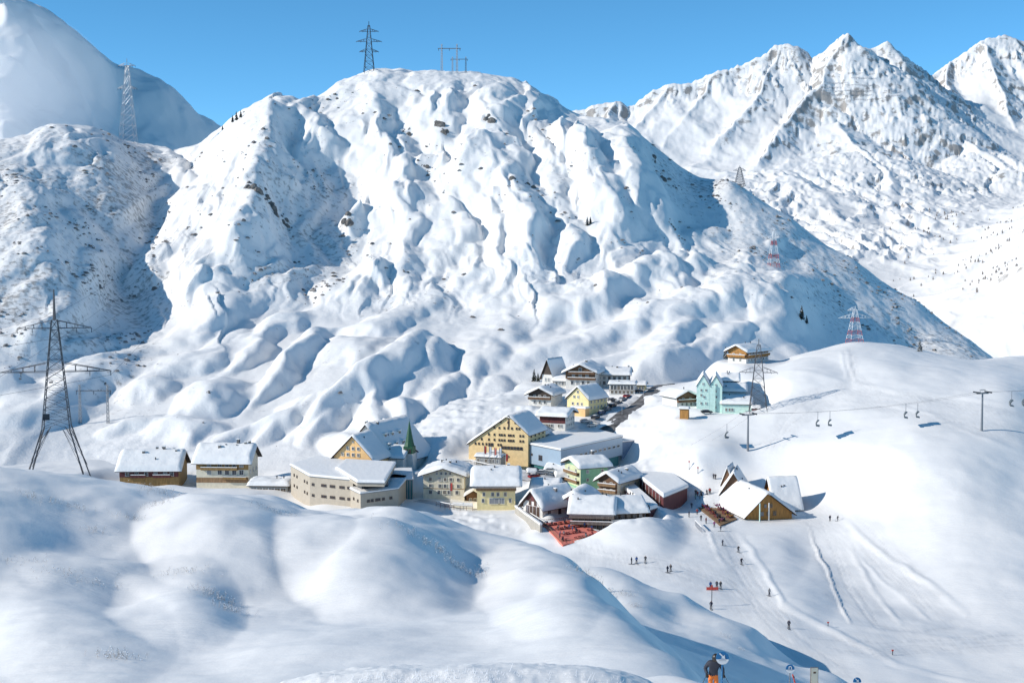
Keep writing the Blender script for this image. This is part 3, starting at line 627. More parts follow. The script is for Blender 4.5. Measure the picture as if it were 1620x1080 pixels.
def house(name, label, px, py, Y, rz, wpx, hpx, rise, depth, ridge='x', wall='plaster_white', roofm='wood_dark', over=1.0, th=1.0, apx=0.0, hr=None, wins=(), bands=(), balcs=(), gable=None, chim=(), root=None, cat='house', group=None, base_mat=None, frame='frame_white', deck=True):
    s = Y / FPX; k = 1.0 / max(0.5, math.cos(R(rz)))
    w = wpx * s * k; h = hpx * s; hR = h if hr is None else hr * s; rs = rise * s; d = depth; rzr = R(rz)
    p = P(px, py, Y)
    t = root or thing(name, label, cat, p, rzr, group)
    off = Vector((0, 0, 0)); orz = 0.0
    if root:
        M = Matrix.Rotation(-root.rotation_euler.z, 3, 'Z'); off = M @ (p - root.location); orz = rzr - root.rotation_euler.z
    def place(o):
        if root: o.location = off + Matrix.Rotation(orz, 3, 'Z') @ Vector(o.location); o.rotation_euler.z += orz
        return o
    b = MB(); b.mat(wall)
    if ridge == 'y':
        xa = apx * w / 2
        prof = [(-w/2, -6), (w/2, -6), (w/2, hR), (xa, max(h, hR) + rs if apx == 0 else h + rs), (-w/2, h)]
        b.extrude(prof, 'y', 0, d); zr = prof[3][1]
    else:
        prof = [(0, -6), (d, -6), (d, h), (d / 2, h + rs), (0, h)]
        b.extrude(prof, 'x', -w/2, w/2); zr = h + rs
    place(b.build('wall', t))
    if base_mat:
        b = MB(); b.mat(base_mat); b.box(-w/2 - 0.06, w/2 + 0.06, -0.06, d, -5.5, base_mat_h(h)); place(b.build('plinth', t))
    # roof deck and its snow
    if deck:
        b = MB(); b.mat(roofm)
        if ridge == 'y':
            sl = (zr - h) / (w/2 + xa); sr = (zr - hR) / (w/2 - xa)
            L, Rr = -w/2 - over, w/2 + over; zl = h - sl * over; zrr = hR - sr * over
            b.extrude([(L, zl), (xa, zr), (Rr, zrr), (Rr, zrr + 0.22), (xa, zr + 0.24), (L, zl + 0.22)], 'y', -over * 0.9, d + over * 0.5)
            sn = snow_roof('y', -over * 0.9 - 0.1, d + over * 0.5, L - 0.1, Rr + 0.1, xa, zr + 0.24, zl + 0.22, zrr + 0.22, th, seed=int(px) % 97)
        else:
            sl = rs / (d / 2); f, bk = -over, d + over * 0.5; zf = h - sl * over; zb = h - sl * over * 0.5
            b.extrude([(f, zf), (d/2, zr), (bk, zb), (bk, zb + 0.22), (d/2, zr + 0.24), (f, zf + 0.22)], 'x', -w/2 - over, w/2 + over)
            sn = snow_roof('x', -w/2 - over - 0.1, w/2 + over + 0.1, f - 0.1, bk, d/2, zr + 0.24, zf + 0.22, zb + 0.22, th, seed=int(px) % 97)
        ro = place(b.build('roof', t)); so_ = sn.build('snow_cover', ro, smooth=True)
        vr = random.Random(int(px)*7 + int(py))
        for _ in range(vr.randint(1, 3) if w > 6 else 0):     # vents and stove pipes sticking out of the snow
            vx = vr.uniform(-.42, .42)*w; vy = vr.uniform(.12, .6)*d; sl2 = rs/(d/2) if ridge == 'x' else 0
            zz = (zr - abs(vy - d/2)*sl2) if ridge == 'x' else (zr - abs(vx - xa)*(sl if vx < xa else sr))
            c = MB(); c.mat('metal_dark'); c.bar((vx, vy, zz - .3), (vx, vy, zz + th + vr.uniform(.5, 1.0)), .16, 6); c.bar((vx, vy, zz + th + .45), (vx, vy, zz + th + .6), .28, 6); c.build('vent_pipe', ro)
        for (cx, cy, ch) in chim:
            c = MB(); c.mat('rock'); zz = zr - 0.5 if ridge == 'y' else zr - abs(cy - d/2) * sl - 0.3
            if ridge == 'y': zz = zr - abs(cx - xa) * (sl if cx < xa else sr) - 0.3
            c.box(cx - 0.4, cx + 0.4, cy - 0.4, cy + 0.4, zz, zz + th + ch); c.mat('roof_snow'); c.box(cx - 0.5, cx + 0.5, cy - 0.5, cy + 0.5, zz + th + ch, zz + th + ch + 0.3)
            c.build('chimney', ro)
    if gable:
        gm, gz0 = gable; g0 = gz0 * s
        b = MB(); b.mat(gm)
        if ridge == 'y':
            sl = (zr - h) / (w/2)
            pr = [(-w/2 - .04, g0), (w/2 + .04, g0), (w/2 + .04, max(h, g0)), (0, zr), (-w/2 - .04, max(h, g0))]
            b.extrude(pr, 'y', -0.14, -0.005); place(b.build('gable_cladding', t))
        else:
            for sx in ((1,) if rz < 0 else (-1,)):
                pr = [(-.04, g0), (d + .04, g0), (d + .04, max(h, g0)), (d/2, zr), (-.04, max(h, g0))]
                x0, x1 = (w/2 + .005, w/2 + .14) if sx > 0 else (-w/2 - .14, -w/2 - .005)
                b.extrude(pr, 'x', x0, x1)
            place(b.build('gable_cladding', t))
    for (face, z0, z1, mt) in bands:
        b = MB(); b.mat(mt); z0 *= s; z1 *= s
        if face == 'F': b.box(-w/2 - .05, w/2 + .05, -0.09, -0.004, z0, z1)
        elif face == 'R': b.box(w/2 + .004, w/2 + .09, 0.01, d - .01, z0, z1)
        else: b.box(-w/2 - .09, -w/2 - .004, 0.01, d - .01, z0, z1)
        place(b.build('cladding', t))
    for wn in wins:
        face, cols, z0, ww, wh = wn[:5]; gl = wn[5] if len(wn) > 5 else 'glass'
        span = w if face == 'F' else d
        if isinstance(cols, int): cols = [(i + 0.5) / cols * 2 - 1 for i in range(cols)]
        wr = random.Random(int(px)*3 + int(z0*10))
        for c in cols:
            me = window_mesh(ww * s * 1.2, wh * s * 1.15, frame, wr.choice((gl, gl, gl, 'glass_warm', 'glass_pale')))
            o = put('window', me, t, face_pt(face, c * span / 2 * 0.92, z0 * s, w, d, 0.10), FACE_ROT[face]); place(o)
    for (face, c, bw, z0, mt) in balcs:
        span = (w if face == 'F' else d); bw = bw * span; z0 = z0 * s
        b = MB(); b.mat('wood_brown'); b.box(-bw/2, bw/2, -1.15, 0, z0 - 0.15, z0); b.mat(mt)
        n = max(4, int(bw / 0.28))
        for i in range(n): x = -bw/2 + (i + .5) * bw / n; b.box(x - bw/n*0.42, x + bw/n*0.42, -1.2, -1.14, z0 - 0.05, z0 + 0.8)
        b.mat('wood_brown'); b.box(-bw/2 - .03, bw/2 + .03, -1.26, -1.1, z0 + 0.8, z0 + 0.9); b.box(-bw/2 - .02, -bw/2 + .05, -1.14, 0, z0, z0 + 0.8); b.box(bw/2 - .05, bw/2 + .02, -1.14, 0, z0, z0 + 0.8)
        b.mat('roof_snow'); b.box(-bw/2, bw/2, -1.3, -1.05, z0 + 0.9, z0 + 1.12)
        lp = face_pt(face, c * span / 2, 0, w, d, 0.0)
        place(put('balcony', b.mesh('balcony'), t, lp, FACE_ROT[face]))
    return t
def base_mat_h(h): return h * 0.3
def xy(px, Y): return ((px - CX) / FPX * Y, Y)
def poly_block(t, foot, z0, z1, mat, name='wall', roof=True, th=0.8, over=0.3):
    """straight-walled block over a footprint (world xy, counter-clockwise seen from above), t stands at its location"""
    L = t.location; f = [(x - L.x, y - L.y) for x, y in foot]
    b = MB(); b.mat(mat); b.prism(f, z0 - L.z, z1 - L.z); o = b.build(name, t)
    if roof:
        cx = sum(p[0] for p in f) / len(f); cy = sum(p[1] for p in f) / len(f)
        def sc(k, e):
            out = []
            for p in f:
                v = Vector((p[0] - cx, p[1] - cy)); ln = v.length; v = v * ((ln + e) / ln) * k; out.append((cx + v.x, cy + v.y))
            return out
        b = MB(); b.mat('metal_grey'); b.prism(sc(1, over), z1 - L.z + 0.004, z1 - L.z + 0.25); ro = b.build('roof', t)
        b = MB(); b.mat('roof_snow'); zz = z1 - L.z + 0.25; n = len(f)
        rings = [[(x, y, zz) for x, y in sc(1, over + .1)], [(x, y, zz + th * .55) for x, y in sc(1, over + .12)], [(x, y, zz + th * .9) for x, y in sc(1, over - .25)], [(x, y, zz + th) for x, y in sc(1, over - 1.2)]]
        vs = [p for r in rings for p in r]; fs = []
        for k in range(3): fs += [(k*n+i, k*n+(i+1) % n, (k+1)*n+(i+1) % n, (k+1)*n+i) for i in range(n)]
        fs.append(tuple(range(3*n, 4*n))); b.add(vs, fs); b.build('snow_cover', ro)
    return o
def edge_windows(t, p, q, z, fr, ww, wh, frame='frame_white', glass='glass', name='window'):
    """windows along a wall edge p -> q (world xy, outside on the right hand)"""
    L = t.location; d = Vector((q[0] - p[0], q[1] - p[1])); a = math.atan2(d.y, d.x); nrm = Vector((d.y, -d.x)).normalized()
    me = window_mesh(ww, wh, frame, glass)
    for f in fr:
        put(name, me, t, (p[0] + d.x * f + nrm.x * 0.1 - L.x, p[1] + d.y * f + nrm.y * 0.1 - L.y, z - L.z), a)
# ------------------------------------------------------------------ the village
W4 = [-.75, -.25, .25, .75]
house('apartment_house', 'low apartment house with dark red wood upper floor, leftmost building of the village', 236, 768, 470, 2, 93, 27, 22, 15, 'x', 'wood_ochre', over=1.4, th=1.5,
      wins=[('F', [-.8, -.45, -.1, .25, .6, .85], 16, 5, 6)], bands=[('F', 14, 27, 'wood_red')], balcs=[('F', -.35, .25, 14, 'wood_red'), ('F', .45, .3, 14, 'wood_red')], chim=[(-3, 5, 1.2), (1, 9, 1.5), (4, 7, 1.2), (7, 9, 1.0), (8.5, 6, .8)], cat='house')
house('apartment_house', 'brown and cream apartment house with long wooden balconies, second building from the left', 352, 766, 470, -3, 84, 37, 20, 14, 'x', 'plaster_cream', over=1.5, th=1.6,
      wins=[('F', [-.55, -.1, .2, .5, .8], 28, 5.5, 6), ('F', [-.55, -.1, .2, .5, .8], 16, 6, 7), ('R', 3, 16, 5, 6)], bands=[('F', 24, 37, 'wood_ochre'), ('F', 3, 11, 'wood_tan')], balcs=[('F', -.1, .7, 24, 'wood_ochre'), ('F', .5, .45, 9, 'wood_ochre')], chim=[(-2, 4, 1.3), (4, 7, 1.2), (7, 6, 1), (8.4, 6.5, 1)])
# angular modern hall: two wings and a jutting upper roof
t = thing('conference_hall', 'angular beige panelled hall with flat snowy roofs and slit windows', 'hall', (xy(540, 435)[0], 435, -84))
wingA = [xy(457, 454), xy(487, 432), xy(556, 424), xy(590, 452), xy(500, 472)]
poly_block(t, wingA, -86, -71.8, 'panel_beige', th=0.7)
for k, z in enumerate((-74.6, -78.2)):
    edge_windows(t, wingA[0], wingA[1], z, [.2, .35, .75, .88], 1.1, .8, 'frame_brown')
    edge_windows(t, wingA[1], wingA[2], z, [.08, .3, .36, .5, .56, .72, .78, .9, .95], .9, .75, 'frame_brown')
edge_windows(t, wingA[1], wingA[2], -82.2, [.55, .66, .77, .88], 1.6, 1.4, 'frame_brown')
wingB = [xy(552, 423), xy(568, 414), xy(628, 423), xy(645, 446), xy(572, 456)]
poly_block(t, wingB, -86, -74.4, 'panel_beige', th=0.5)
edge_windows(t, wingB[0], wingB[1], -77.2, [.35, .75], 1.0, .8, 'frame_brown'); edge_windows(t, wingB[1], wingB[2], -77.2, [.2, .3, .42, .48, .6, .8], 1.0, .8, 'frame_brown'); edge_windows(t, wingB[1], wingB[2], -80.0, [.2, .27, .34, .41], 1.0, .8, 'frame_brown')
poly_block(t, [xy(556, 427), xy(570, 419), xy(612, 424), xy(622, 446), xy(570, 452)], -74.3, -72.0, 'glass', 'glazing', roof=False)
poly_block(t, [xy(530, 441), xy(563, 415), xy(606, 414), xy(624, 452), xy(545, 458)], -72.0, -71.0, 'panel_beige', 'roof_slab', th=0.9)
t.location.z -= 1.4
# old hospice: front gable and tall main block
t = house('old_hospice', 'old hospice with apricot gable and dormered steep roof beside the green spire', 559, 743, 462, -22, 64, 20, 34, 12, 'y', 'plaster_apricot', over=1.1, th=1.0,
      wins=[('F', [-.3, 0, .3], 32, 4, 4.5), ('F', [-.6, -.3, 0, .3], 22, 4, 4.5), ('F', [0], 44, 2, 2)])
house('', '', 580, 741, 478, -26, 92, 14, 56, 28, 'y', 'plaster_white', over=1.0, th=0.9, root=t, chim=[(-1, 1.5, 1.6), (1, 6, 1), (-1, 14, 1)])
for i, (a, bb) in enumerate([(3, .35), (8, .35), (13, .35), (18, .35), (5, .6), (10, .6), (15, .6)]):     # dormers on the shaded slope
    s = 478 / FPX; w_ = 92 * s / math.cos(R(26)); h_ = 14 * s; rs = 56 * s
    b = MB(); b.mat('plaster_cream'); x = w_/2 * (1 - bb) ; z = h_ + rs * bb
    b.box(x - 1.4, x + 0.5, a - 0.7, a + 0.7, z - .6, z + 1.5); b.mat('glass'); b.box(x + 0.5, x + 0.56, a - .5, a + .5, z + .1, z + 1.3); b.mat('roof_snow'); b.box(x - 1.6, x + 0.8, a - .95, a + .95, z + 1.5, z + 2.0)
    o = b.build('dormer', t); M = Matrix.Rotation(-t.rotation_euler.z, 3, 'Z'); o.location = M @ (P(580, 741, 478) - t.location); o.rotation_euler.z = R(-26) - t.rotation_euler.z
# church with green spire
t = house('church', 'small church with slender green pointed spire and snowy nave', 618, 742, 470, -14, 40, 18, 14, 16, 'x', 'plaster_white', over=.6, th=.8, cat='church')
L = t.location; tp = P(648, 742, 474)
M = Matrix.Rotation(-t.rotation_euler.z, 3, 'Z'); q = M @ (tp - L)
b = MB(); b.mat('plaster_white'); b.box(q.x - 1.7, q.x + 1.7, q.y - 1.7, q.y + 1.7, -5, 7.4); b.build('tower', t)
b = MB(); b.mat('copper_green'); b.box(q.x - 1.75, q.x + 1.75, q.y - 1.75, q.y + 1.75, 5.2, 7.8)
b.lathe([(2.0, 7.8), (1.55, 9.2), (1.0, 12.0), (.5, 14.6), (.06, 17.0)], 8, q.x, q.y); b.bar((q.x, q.y, 16.8), (q.x, q.y, 17.8), .06); b.build('spire', t)
for dx in (-.7, .7): put('window', window_mesh(.8, 1.4, 'frame_brown'), t, (q.x + dx, q.y - 1.8, 5.6))
# glazed link between hall and church
t = thing('glass_pavilion', 'low teal glazed entrance pavilion under the church', 'pavilion', (xy(637, 448)[0], 448, -83))
poly_block(t, [xy(617, 440), xy(652, 440), xy(650, 462), xy(618, 462)], -85, -75.8, 'teal_glass', 'glazing', th=.5)
for i in range(9):
    b = MB(); b.mat('metal_light'); x = xy(617 + i * 4.3, 439.8)[0] - t.location.x; b.box(x - .06, x + .06, -8.25, -8.05, -1, 7.1); b.build('mullion', t)
house('cream_hotel', 'cream four-storey hotel with broad snowy gable roof in front of the church', 702, 785, 440, -7, 66, 34, 11, 14, 'y', 'plaster_cream', over=1.6, th=1.6,
      wins=[('F', [-.7, -.2, .08, .38, .78], 25, 4.4, 5), ('F', [-.7, -.2, .08, .38, .78], 14.5, 4.4, 5), ('F', [-.7, -.25, .05, .3, .7], 4, 4.6, 5.5), ('F', [-.35, -.12, .12, .35], 35, 3.2, 4), ('L', 4, 25, 4, 5), ('L', 4, 14, 4, 5)], bands=[('F', 12.2, 13, 'wood_tan')], chim=[(1.5, 4, 1.2), (-2, 9, 1)])
house('yellow_house', 'small pale yellow house under a deep overhanging snow roof beside the cream hotel', 785, 802, 425, 0, 61, 39, 15, 15, 'x', 'plaster_pale_yellow', over=2.2, th=1.7,
      wins=[('F', [-.2, .1, .52], 18, 4.2, 5.5), ('F', [.3], 6, 8, 8, 'glass_warm'), ('F', [-.1], 6, 14, 8), ('F', [-.7], 18, 4, 5.5), ('F', [-.75, .8], 8, 4, 5.5)], bands=[('F', 29, 39, 'wood_grey'), ('F', 26.5, 29, 'wood_tan')], balcs=[('F', 0, 1.05, 28, 'wood_tan')], chim=[(4, 7, .8)])
# the big yellow hospice hotel, ridge off-centre
t = house('hospice_hotel', 'tall yellow gabled hotel with six rows of small windows', 788, 722, 480, -22, 95, 18, 48, 18, 'y', 'plaster_yellow', over=.7, th=.8, apx=.36, hr=38, frame='frame_brown', cat='hotel')
s = 480 / FPX; kx = s / math.cos(R(22))
def hw(zx, zy, ww=2.6, wh=3.2):
    x = 640 + zx / 6.0; y = 640 + zy / 6.0
    put('window', window_mesh(ww * s, wh * s, 'frame_brown'), t, ((x - 788) * kx, -.1, (722 - y) * s - .5))
for row, ys_ in (([915, 985, 1053], 152), ([853, 900, 948, 985, 1020, 1065, 1090], 208), ([800, 853, 903, 925, 950, 990, 1010, 1035, 1100, 1127], 276), ([730, 800, 853, 900, 925, 950, 990, 1012, 1035, 1100, 1127], 326), ([670, 703, 740, 775, 890, 915], 372)):
    for xx in row: hw(xx, ys_)
for xx in (805, 832): hw(xx, 380, 3.6, 5)
for xx in range(930, 1120, 30): hw(xx, 400, 4, 4.5)
for yy in (690, 700): 
    for k in range(4): put('window', window_mesh(1.0, 1.2, 'frame_brown'), t, (95 * kx / 2 + .1, 3 + k * 4, (722 - yy) * s), R(90))
b = MB(); b.mat('wood_grey'); b.box(-2.4, 1.2, -2.2, 0, 1.6, 2.0); b.mat('roof_snow'); b.box(-2.6, 1.4, -2.4, 0, 2.0, 2.5); b.build('porch_roof', t)
b = MB(); b.mat('frame_brown'); b.box(95*kx/2*.36 - .25, 95*kx/2*.36 + .25, -.12, -.01, 11, 14.3); b.build('ridge_post', t)
# pale blue hall
t = thing('blue_hall', 'long pale blue hall with flat snowy roof and glazed ground floor', 'hall', (xy(900, 480)[0], 480, -77))
bh = [xy(828, 480), xy(888, 462), xy(986, 497), xy(935, 519)]
poly_block(t, bh, -76.0, -69.2, 'panel_blue', th=.6)
poly_block(t, [xy(830, 481), xy(887, 463.5), xy(980, 497), xy(932, 517)], -82, -76.0, 'teal_glass', 'ground_floor', roof=False)
edge_windows(t, bh[0], bh[1], -74.0, [.47], 2.0, 1.8, 'frame_brown'); edge_windows(t, bh[0], bh[1], -72.8, [.24], .8, .6, 'frame_brown')
edge_windows(t, bh[1], bh[2], -72.6, [i / 13 for i in range(1, 13)], 2.0, .9, 'frame_white')
edge_windows(t, bh[0], bh[1], -80.5, [.15, .35, .55, .75, .92], 2.2, 3.6, 'metal_dark', name='shop_window')
b = MB(); b.mat('metal_grey'); b.box(-14, -12.5, 2, 3.2, 8.5, 9.6); b.build('roof_vent', t)
t = thing('service_block', 'low dark blue flat block at the far end of the blue hall', 'annex', (xy(1000, 505)[0], 505, -76))
poly_block(t, [xy(985, 499), xy(1008, 503), xy(1010, 520), xy(984, 520)], -80, -71.6, 'panel_blue_dark', th=.5)
house('green_house', 'green plastered house with cream gable end and wooden balconies', 940, 769, 445, 24, 44, 32, 9, 12, 'x', 'plaster_green', over=1.5, th=1.3, wins=[('F', [-.55, .65], 22, 4, 4.5), ('F', [-.55, .65], 9, 4, 4.5), ('L', [-.5, .5], 22, 4, 5), ('L', [-.5, .5], 8, 4, 5)],
      bands=[('L', 0, 32, 'plaster_sage')], balcs=[('L', 0, .85, 19, 'wood_tan'), ('L', 0, .85, 6, 'wood_tan')], chim=[(3, 7, 1.6)])
house('wooden_chalet', 'brown wooden chalet with stacked balconies beside the green house', 962, 787, 434, -34, 27, 29, 10, 15, 'y', 'plaster_cream', over=1.6, th=1.2, wins=[('F', [-.4, .4], 20, 4, 5, 'glass_warm'), ('F', [-.4, .4], 9, 4, 5, 'glass_warm'), ('R', 3, 12, 4, 6)], gable=('wood_brown', 8), balcs=[('F', 0, 1.0, 19, 'wood_tan'), ('F', 0, 1.0, 9, 'wood_tan')], chim=[(2, 9, 1)])
for lab, foot, z0, z1 in (('long dark red shed with thick sloping snow roof, nearest the ski run', [xy(1004, 456), xy(1052, 410), xy(1090, 428), xy(1046, 470)], -84, -76.2), ('narrow dark red gallery below the long red shed', [xy(984, 442), xy(1030, 402), xy(1042, 406), xy(998, 449)], -86, -78.6)):
    t = thing('red_shed', lab, 'shed', (foot[0][0], foot[0][1], z0)); 
    poly_block(t, foot, z0, z1, 'wood_red', th=1.2, over=.5); edge_windows(t, foot[0], foot[1], z1 - 2.4, [i / 12 for i in range(1, 12)], .9, 1.0, 'wood_brown')
    for i in range(1, 9):
        f = i / 9; b = MB(); b.mat('frame_white'); x = foot[0][0] + (foot[1][0] - foot[0][0]) * f - foot[0][0]; y = foot[0][1] + (foot[1][1] - foot[0][1]) * f - foot[0][1]; b.bar((x - .12, y - .12, 0), (x - .12, y - .12, z1 - z0), .1); b.build('post', t)
house('arched_chalet', 'white roofed chalet with tall timbered gable windows facing the ski terrace', 843, 818, 405, -46, 30, 20, 22, 15, 'y', 'plaster_white', over=1.3, th=1.3, wins=[('F', [-.6, -.2, .2, .6], 2, 4.5, 14, 'glass_warm'), ('F', [-.3, .3], 20, 4, 9, 'glass_warm'), ('R', 3, 4, 5, 8)], gable=('wood_red', 26), frame='wood_red', chim=[(2, 8, 1.2)])
house('pink_chalet', 'chalet with pink gable wall and snow roof between arched chalet and green house', 908, 812, 408, -18, 58, 12, 20, 14, 'y', 'plaster_pink', over=1.2, th=1.2, wins=[('F', [-.4, .0, .4], 3, 4, 6), ('F', [0], 16, 4, 5)], chim=[(-6.3, 2, 3.2)])
house('slope_restaurant', 'dark wooden restaurant with snow pillows on its balcony above the red terrace', 936, 842, 393, -7, 62, 33, 16, 13, 'x', 'wood_dark', over=1.4, th=1.2, wins=[('F', 6, 5, 5, 9), ('F', 6, 19, 5, 7)], balcs=[('F', 0, 1.1, 14, 'wood_grey'), ('F', 0, 1.15, 24, 'wood_grey')], frame='wood_grey', cat='restaurant')
house('restaurant_annex', 'right-hand dark wooden annex of the restaurant with pale railings', 994, 838, 396, 12, 54, 30, 15, 12, 'x', 'wood_dark', over=1.3, th=1.2, wins=[('F', 5, 5, 5, 8), ('F', 5, 18, 5, 7)], balcs=[('F', 0, 1.15, 13, 'paint_white'), ('F', 0, 1.15, 2, 'paint_white')], frame='wood_grey', cat='restaurant')
# upper hamlet
house('steep_chapel', 'narrow steep-gabled house with dark shingled front at the back of the hamlet', 866, 607, 592, -32, 17, 14, 24, 13, 'y', 'plaster_white', over=.9, th=.8, gable=('wood_dark', 15), wins=[('F', [-.3, .3], 4, 3, 5)])
t = house('chalet_hotel', 'large chalet hotel with broad wooden balconied gable at the back of the hamlet', 918, 612, 580, -14, 46, 24, 11, 20, 'y', 'plaster_white', over=1.8, th=1.0, gable=('wood_brown', 13), wins=[('F', [-.6, -.2, .2, .6], 4, 4, 5), ('F', [-.5, 0, .5], 16, 4, 5, 'glass_warm'), ('F', [0], 26, 4, 4)], balcs=[('F', .1, .95, 12, 'wood_brown'), ('F', .1, .9, 21, 'wood_brown')], cat='hotel', chim=[(1, 8, 1.2)])
house('', '', 968, 611, 590, -8, 52, 19, 7, 14, 'x', 'plaster_white', over=1.4, th=1.0, root=t, wins=[('F', 6, 11, 4, 4.5), ('F', 6, 3, 4, 5)], bands=[('R', 6, 19, 'wood_dark')], chim=[(2, 5, 1.2), (7, 8, 1)])
house('glass_annex', 'small flat-roofed white annex with glazed front below the chalet hotel', 984, 622, 562, -10, 40, 14, 2, 9, 'x', 'plaster_white', over=.6, th=.8, wins=[('F', 7, 6, 4, 6), ('F', 6, 0, 4, 4, 'glass_warm')], bands=[('F', 4, 5, 'wood_tan')], cat='annex')
house('timber_chalet', 'dark timber chalet with white ground floor, left of the tall yellow house', 854, 640, 545, -20, 35, 17, 9, 15, 'y', 'plaster_white', over=1.6, th=1.0, gable=('wood_dark', 9), wins=[('F', [-.5, 0, .5], 2, 3.5, 4), ('F', [-.5, 0, .5], 11, 3.5, 4)], balcs=[('F', 0, 1.0, 9, 'wood_brown')])
t = house('yellow_gabled_house', 'tall yellow gabled house with orange porch beside the parking lot', 914, 654, 530, -36, 33, 24, 18, 14, 'y', 'plaster_pale_yellow', over=.7, th=.9, wins=[('F', [0], 33, 3, 3.5), ('F', [-.35, .05], 25, 3, 3.5), ('F', [-.5, .0, .4], 14, 3.2, 3.5), ('R', 5, 17, 3, 4), ('R', 5, 8, 3, 4)])
b = MB(); b.mat('plaster_apricot'); b.box(-1.0, 5.5, -3.0, -.01, -4, 2.6); b.mat('roof_snow'); b.box(-1.3, 5.8, -3.3, .0, 2.6, 3.3); b.build('porch', t)
house('red_banded_hotel', 'white hotel with dark red upper storey and flat snowy roof near the road', 874, 678, 505, -20, 40, 21, 7, 12, 'x', 'plaster_white', over=1.5, th=1.2, wins=[('F', [-.7, -.45, -.25, -.05, .55, .75], 3, 3, 4), ('R', 4, 3, 3.4, 4), ('R', 4, 12, 3.4, 4)], bands=[('F', 9, 19, 'wood_red')], cat='hotel')
# mint hotel on the knoll: twin gables and a stepped east wing
t = house('mint_hotel', 'mint green hotel with twin steep gables on the knoll', 1112, 648, 505, -9, 20, 38, 17, 15, 'y', 'plaster_mint', over=.25, th=.8, wins=[('F', [-.3, .5], 9, 2.4, 2.8), ('F', [.2], 19, 2.4, 2.8), ('F', [-.3], 22, 2.4, 2.8), ('F', [-.3, .5], 30, 2.4, 2.8), ('F', [0], 40, 2.4, 2.8)], cat='hotel')
house('', '', 1132, 649, 505, -9, 20, 38, 17, 15, 'y', 'plaster_mint', over=.25, th=.8, root=t, wins=[('F', [0], 3, 2.4, 3.4), ('F', [-.1], 12, 2.4, 2.8), ('F', [.1], 20, 2.4, 2.8), ('F', [0], 29, 2.4, 2.8), ('F', [0], 39, 2.4, 2.8)])
house('', '', 1165, 652, 503, -9, 46, 13, 9, 14, 'x', 'plaster_mint', over=.6, th=.9, root=t, wins=[('F', [-.75, -.5, -.3], 2, 2.6, 4)])
house('', '', 1160, 643, 514, -9, 38, 24, 9, 11, 'x', 'plaster_white', over=.6, th=.9, root=t, wins=[('F', 5, 25, 3, 3)])
house('', '', 1154, 640, 520, -9, 28, 38, 8, 10, 'x', 'plaster_white', over=.6, th=.9, root=t, wins=[('F', 4, 36, 3, 3)])
b = MB(); b.mat('plaster_mint'); b.box(.5, 4.7, .04, 3, -5, 9.4); b.build('infill_wall', t)
house('brown_chalet', 'brown wooden chalet tucked to the left of the mint green hotel', 1086, 642, 512, 24, 32, 15, 8, 11, 'y', 'plaster_white', over=1.2, th=.8, gable=('wood_brown', 7), wins=[('F', [-.5, 0, .5], 1, 3.4, 4), ('F', [-.4, .4], 9, 3, 4)], balcs=[('F', 0, 1.0, 7, 'wood_brown')])
house('orange_hut', 'tiny orange wooden hut on the snow below the mint hotel', 1082, 661, 493, -15, 13, 14, 2, 3, 'x', 'wood_gold', over=.3, th=.4, cat='hut')
house('red_hut', 'small red brick hut at the right corner of the mint hotel', 1196, 655, 498, -15, 12, 9, 3, 3, 'x', 'wood_red', over=.3, th=.5, cat='hut')
house('golden_chalet', 'golden timber chalet high up behind the mint hotel', 1166, 572, 565, -40, 25, 17, 8, 19, 'y', 'wood_gold', over=1.5, th=.9, wins=[('F', [-.4, .4], 9, 3, 4, 'glass_warm'), ('R', 7, 9, 3, 4), ('R', 7, 1, 3, 4), ('F', [-.4, .4], 1, 3, 4)], balcs=[('R', 0, .95, 8, 'wood_gold'), ('F', 0, 1, 8, 'wood_gold')], base_mat='plaster_white')
# the ski lodge by the run
t = house('ski_lodge', 'ski lodge with golden gable and huge snow roofs beside the run', 1217, 816, 404, 13, 76, 4, 33, 25, 'y', 'wood_gold', apx=-.12, over=1.2, th=1.1, frame='wood_tan', wins=[('F', [-.35, -.05, .25], 1, 5, 6, 'glass_warm'), ('F', [-.2, .08], 14, 4, 5, 'glass_warm')], chim=[(3.2, 5, 1.2)], cat='lodge')
house('', '', 1246, 806, 418, 8, 40, 6, 40, 11, 'x', 'wood_gold', over=1.0, th=1.0, root=t)
house('', '', 1160, 788, 424, -14, 36, 10, 30, 14, 'y', 'wood_brown', over=.8, th=1.1, root=t)
house('', '', 1150, 778, 430, -20, 16, 14, 24, 10, 'y', 'wood_brown', over=.4, th=.7, root=t, gable=('wood_brown', 8))
for i, dx in enumerate((-4.2, -1.2)):
    b = MB(); b.mat(('plaster_mint', 'plaster_white')[i]); b.bar((dx, -2.4, -1), (dx, -2.4, 4.6), .22, 6); b.build('gate_pole', t)

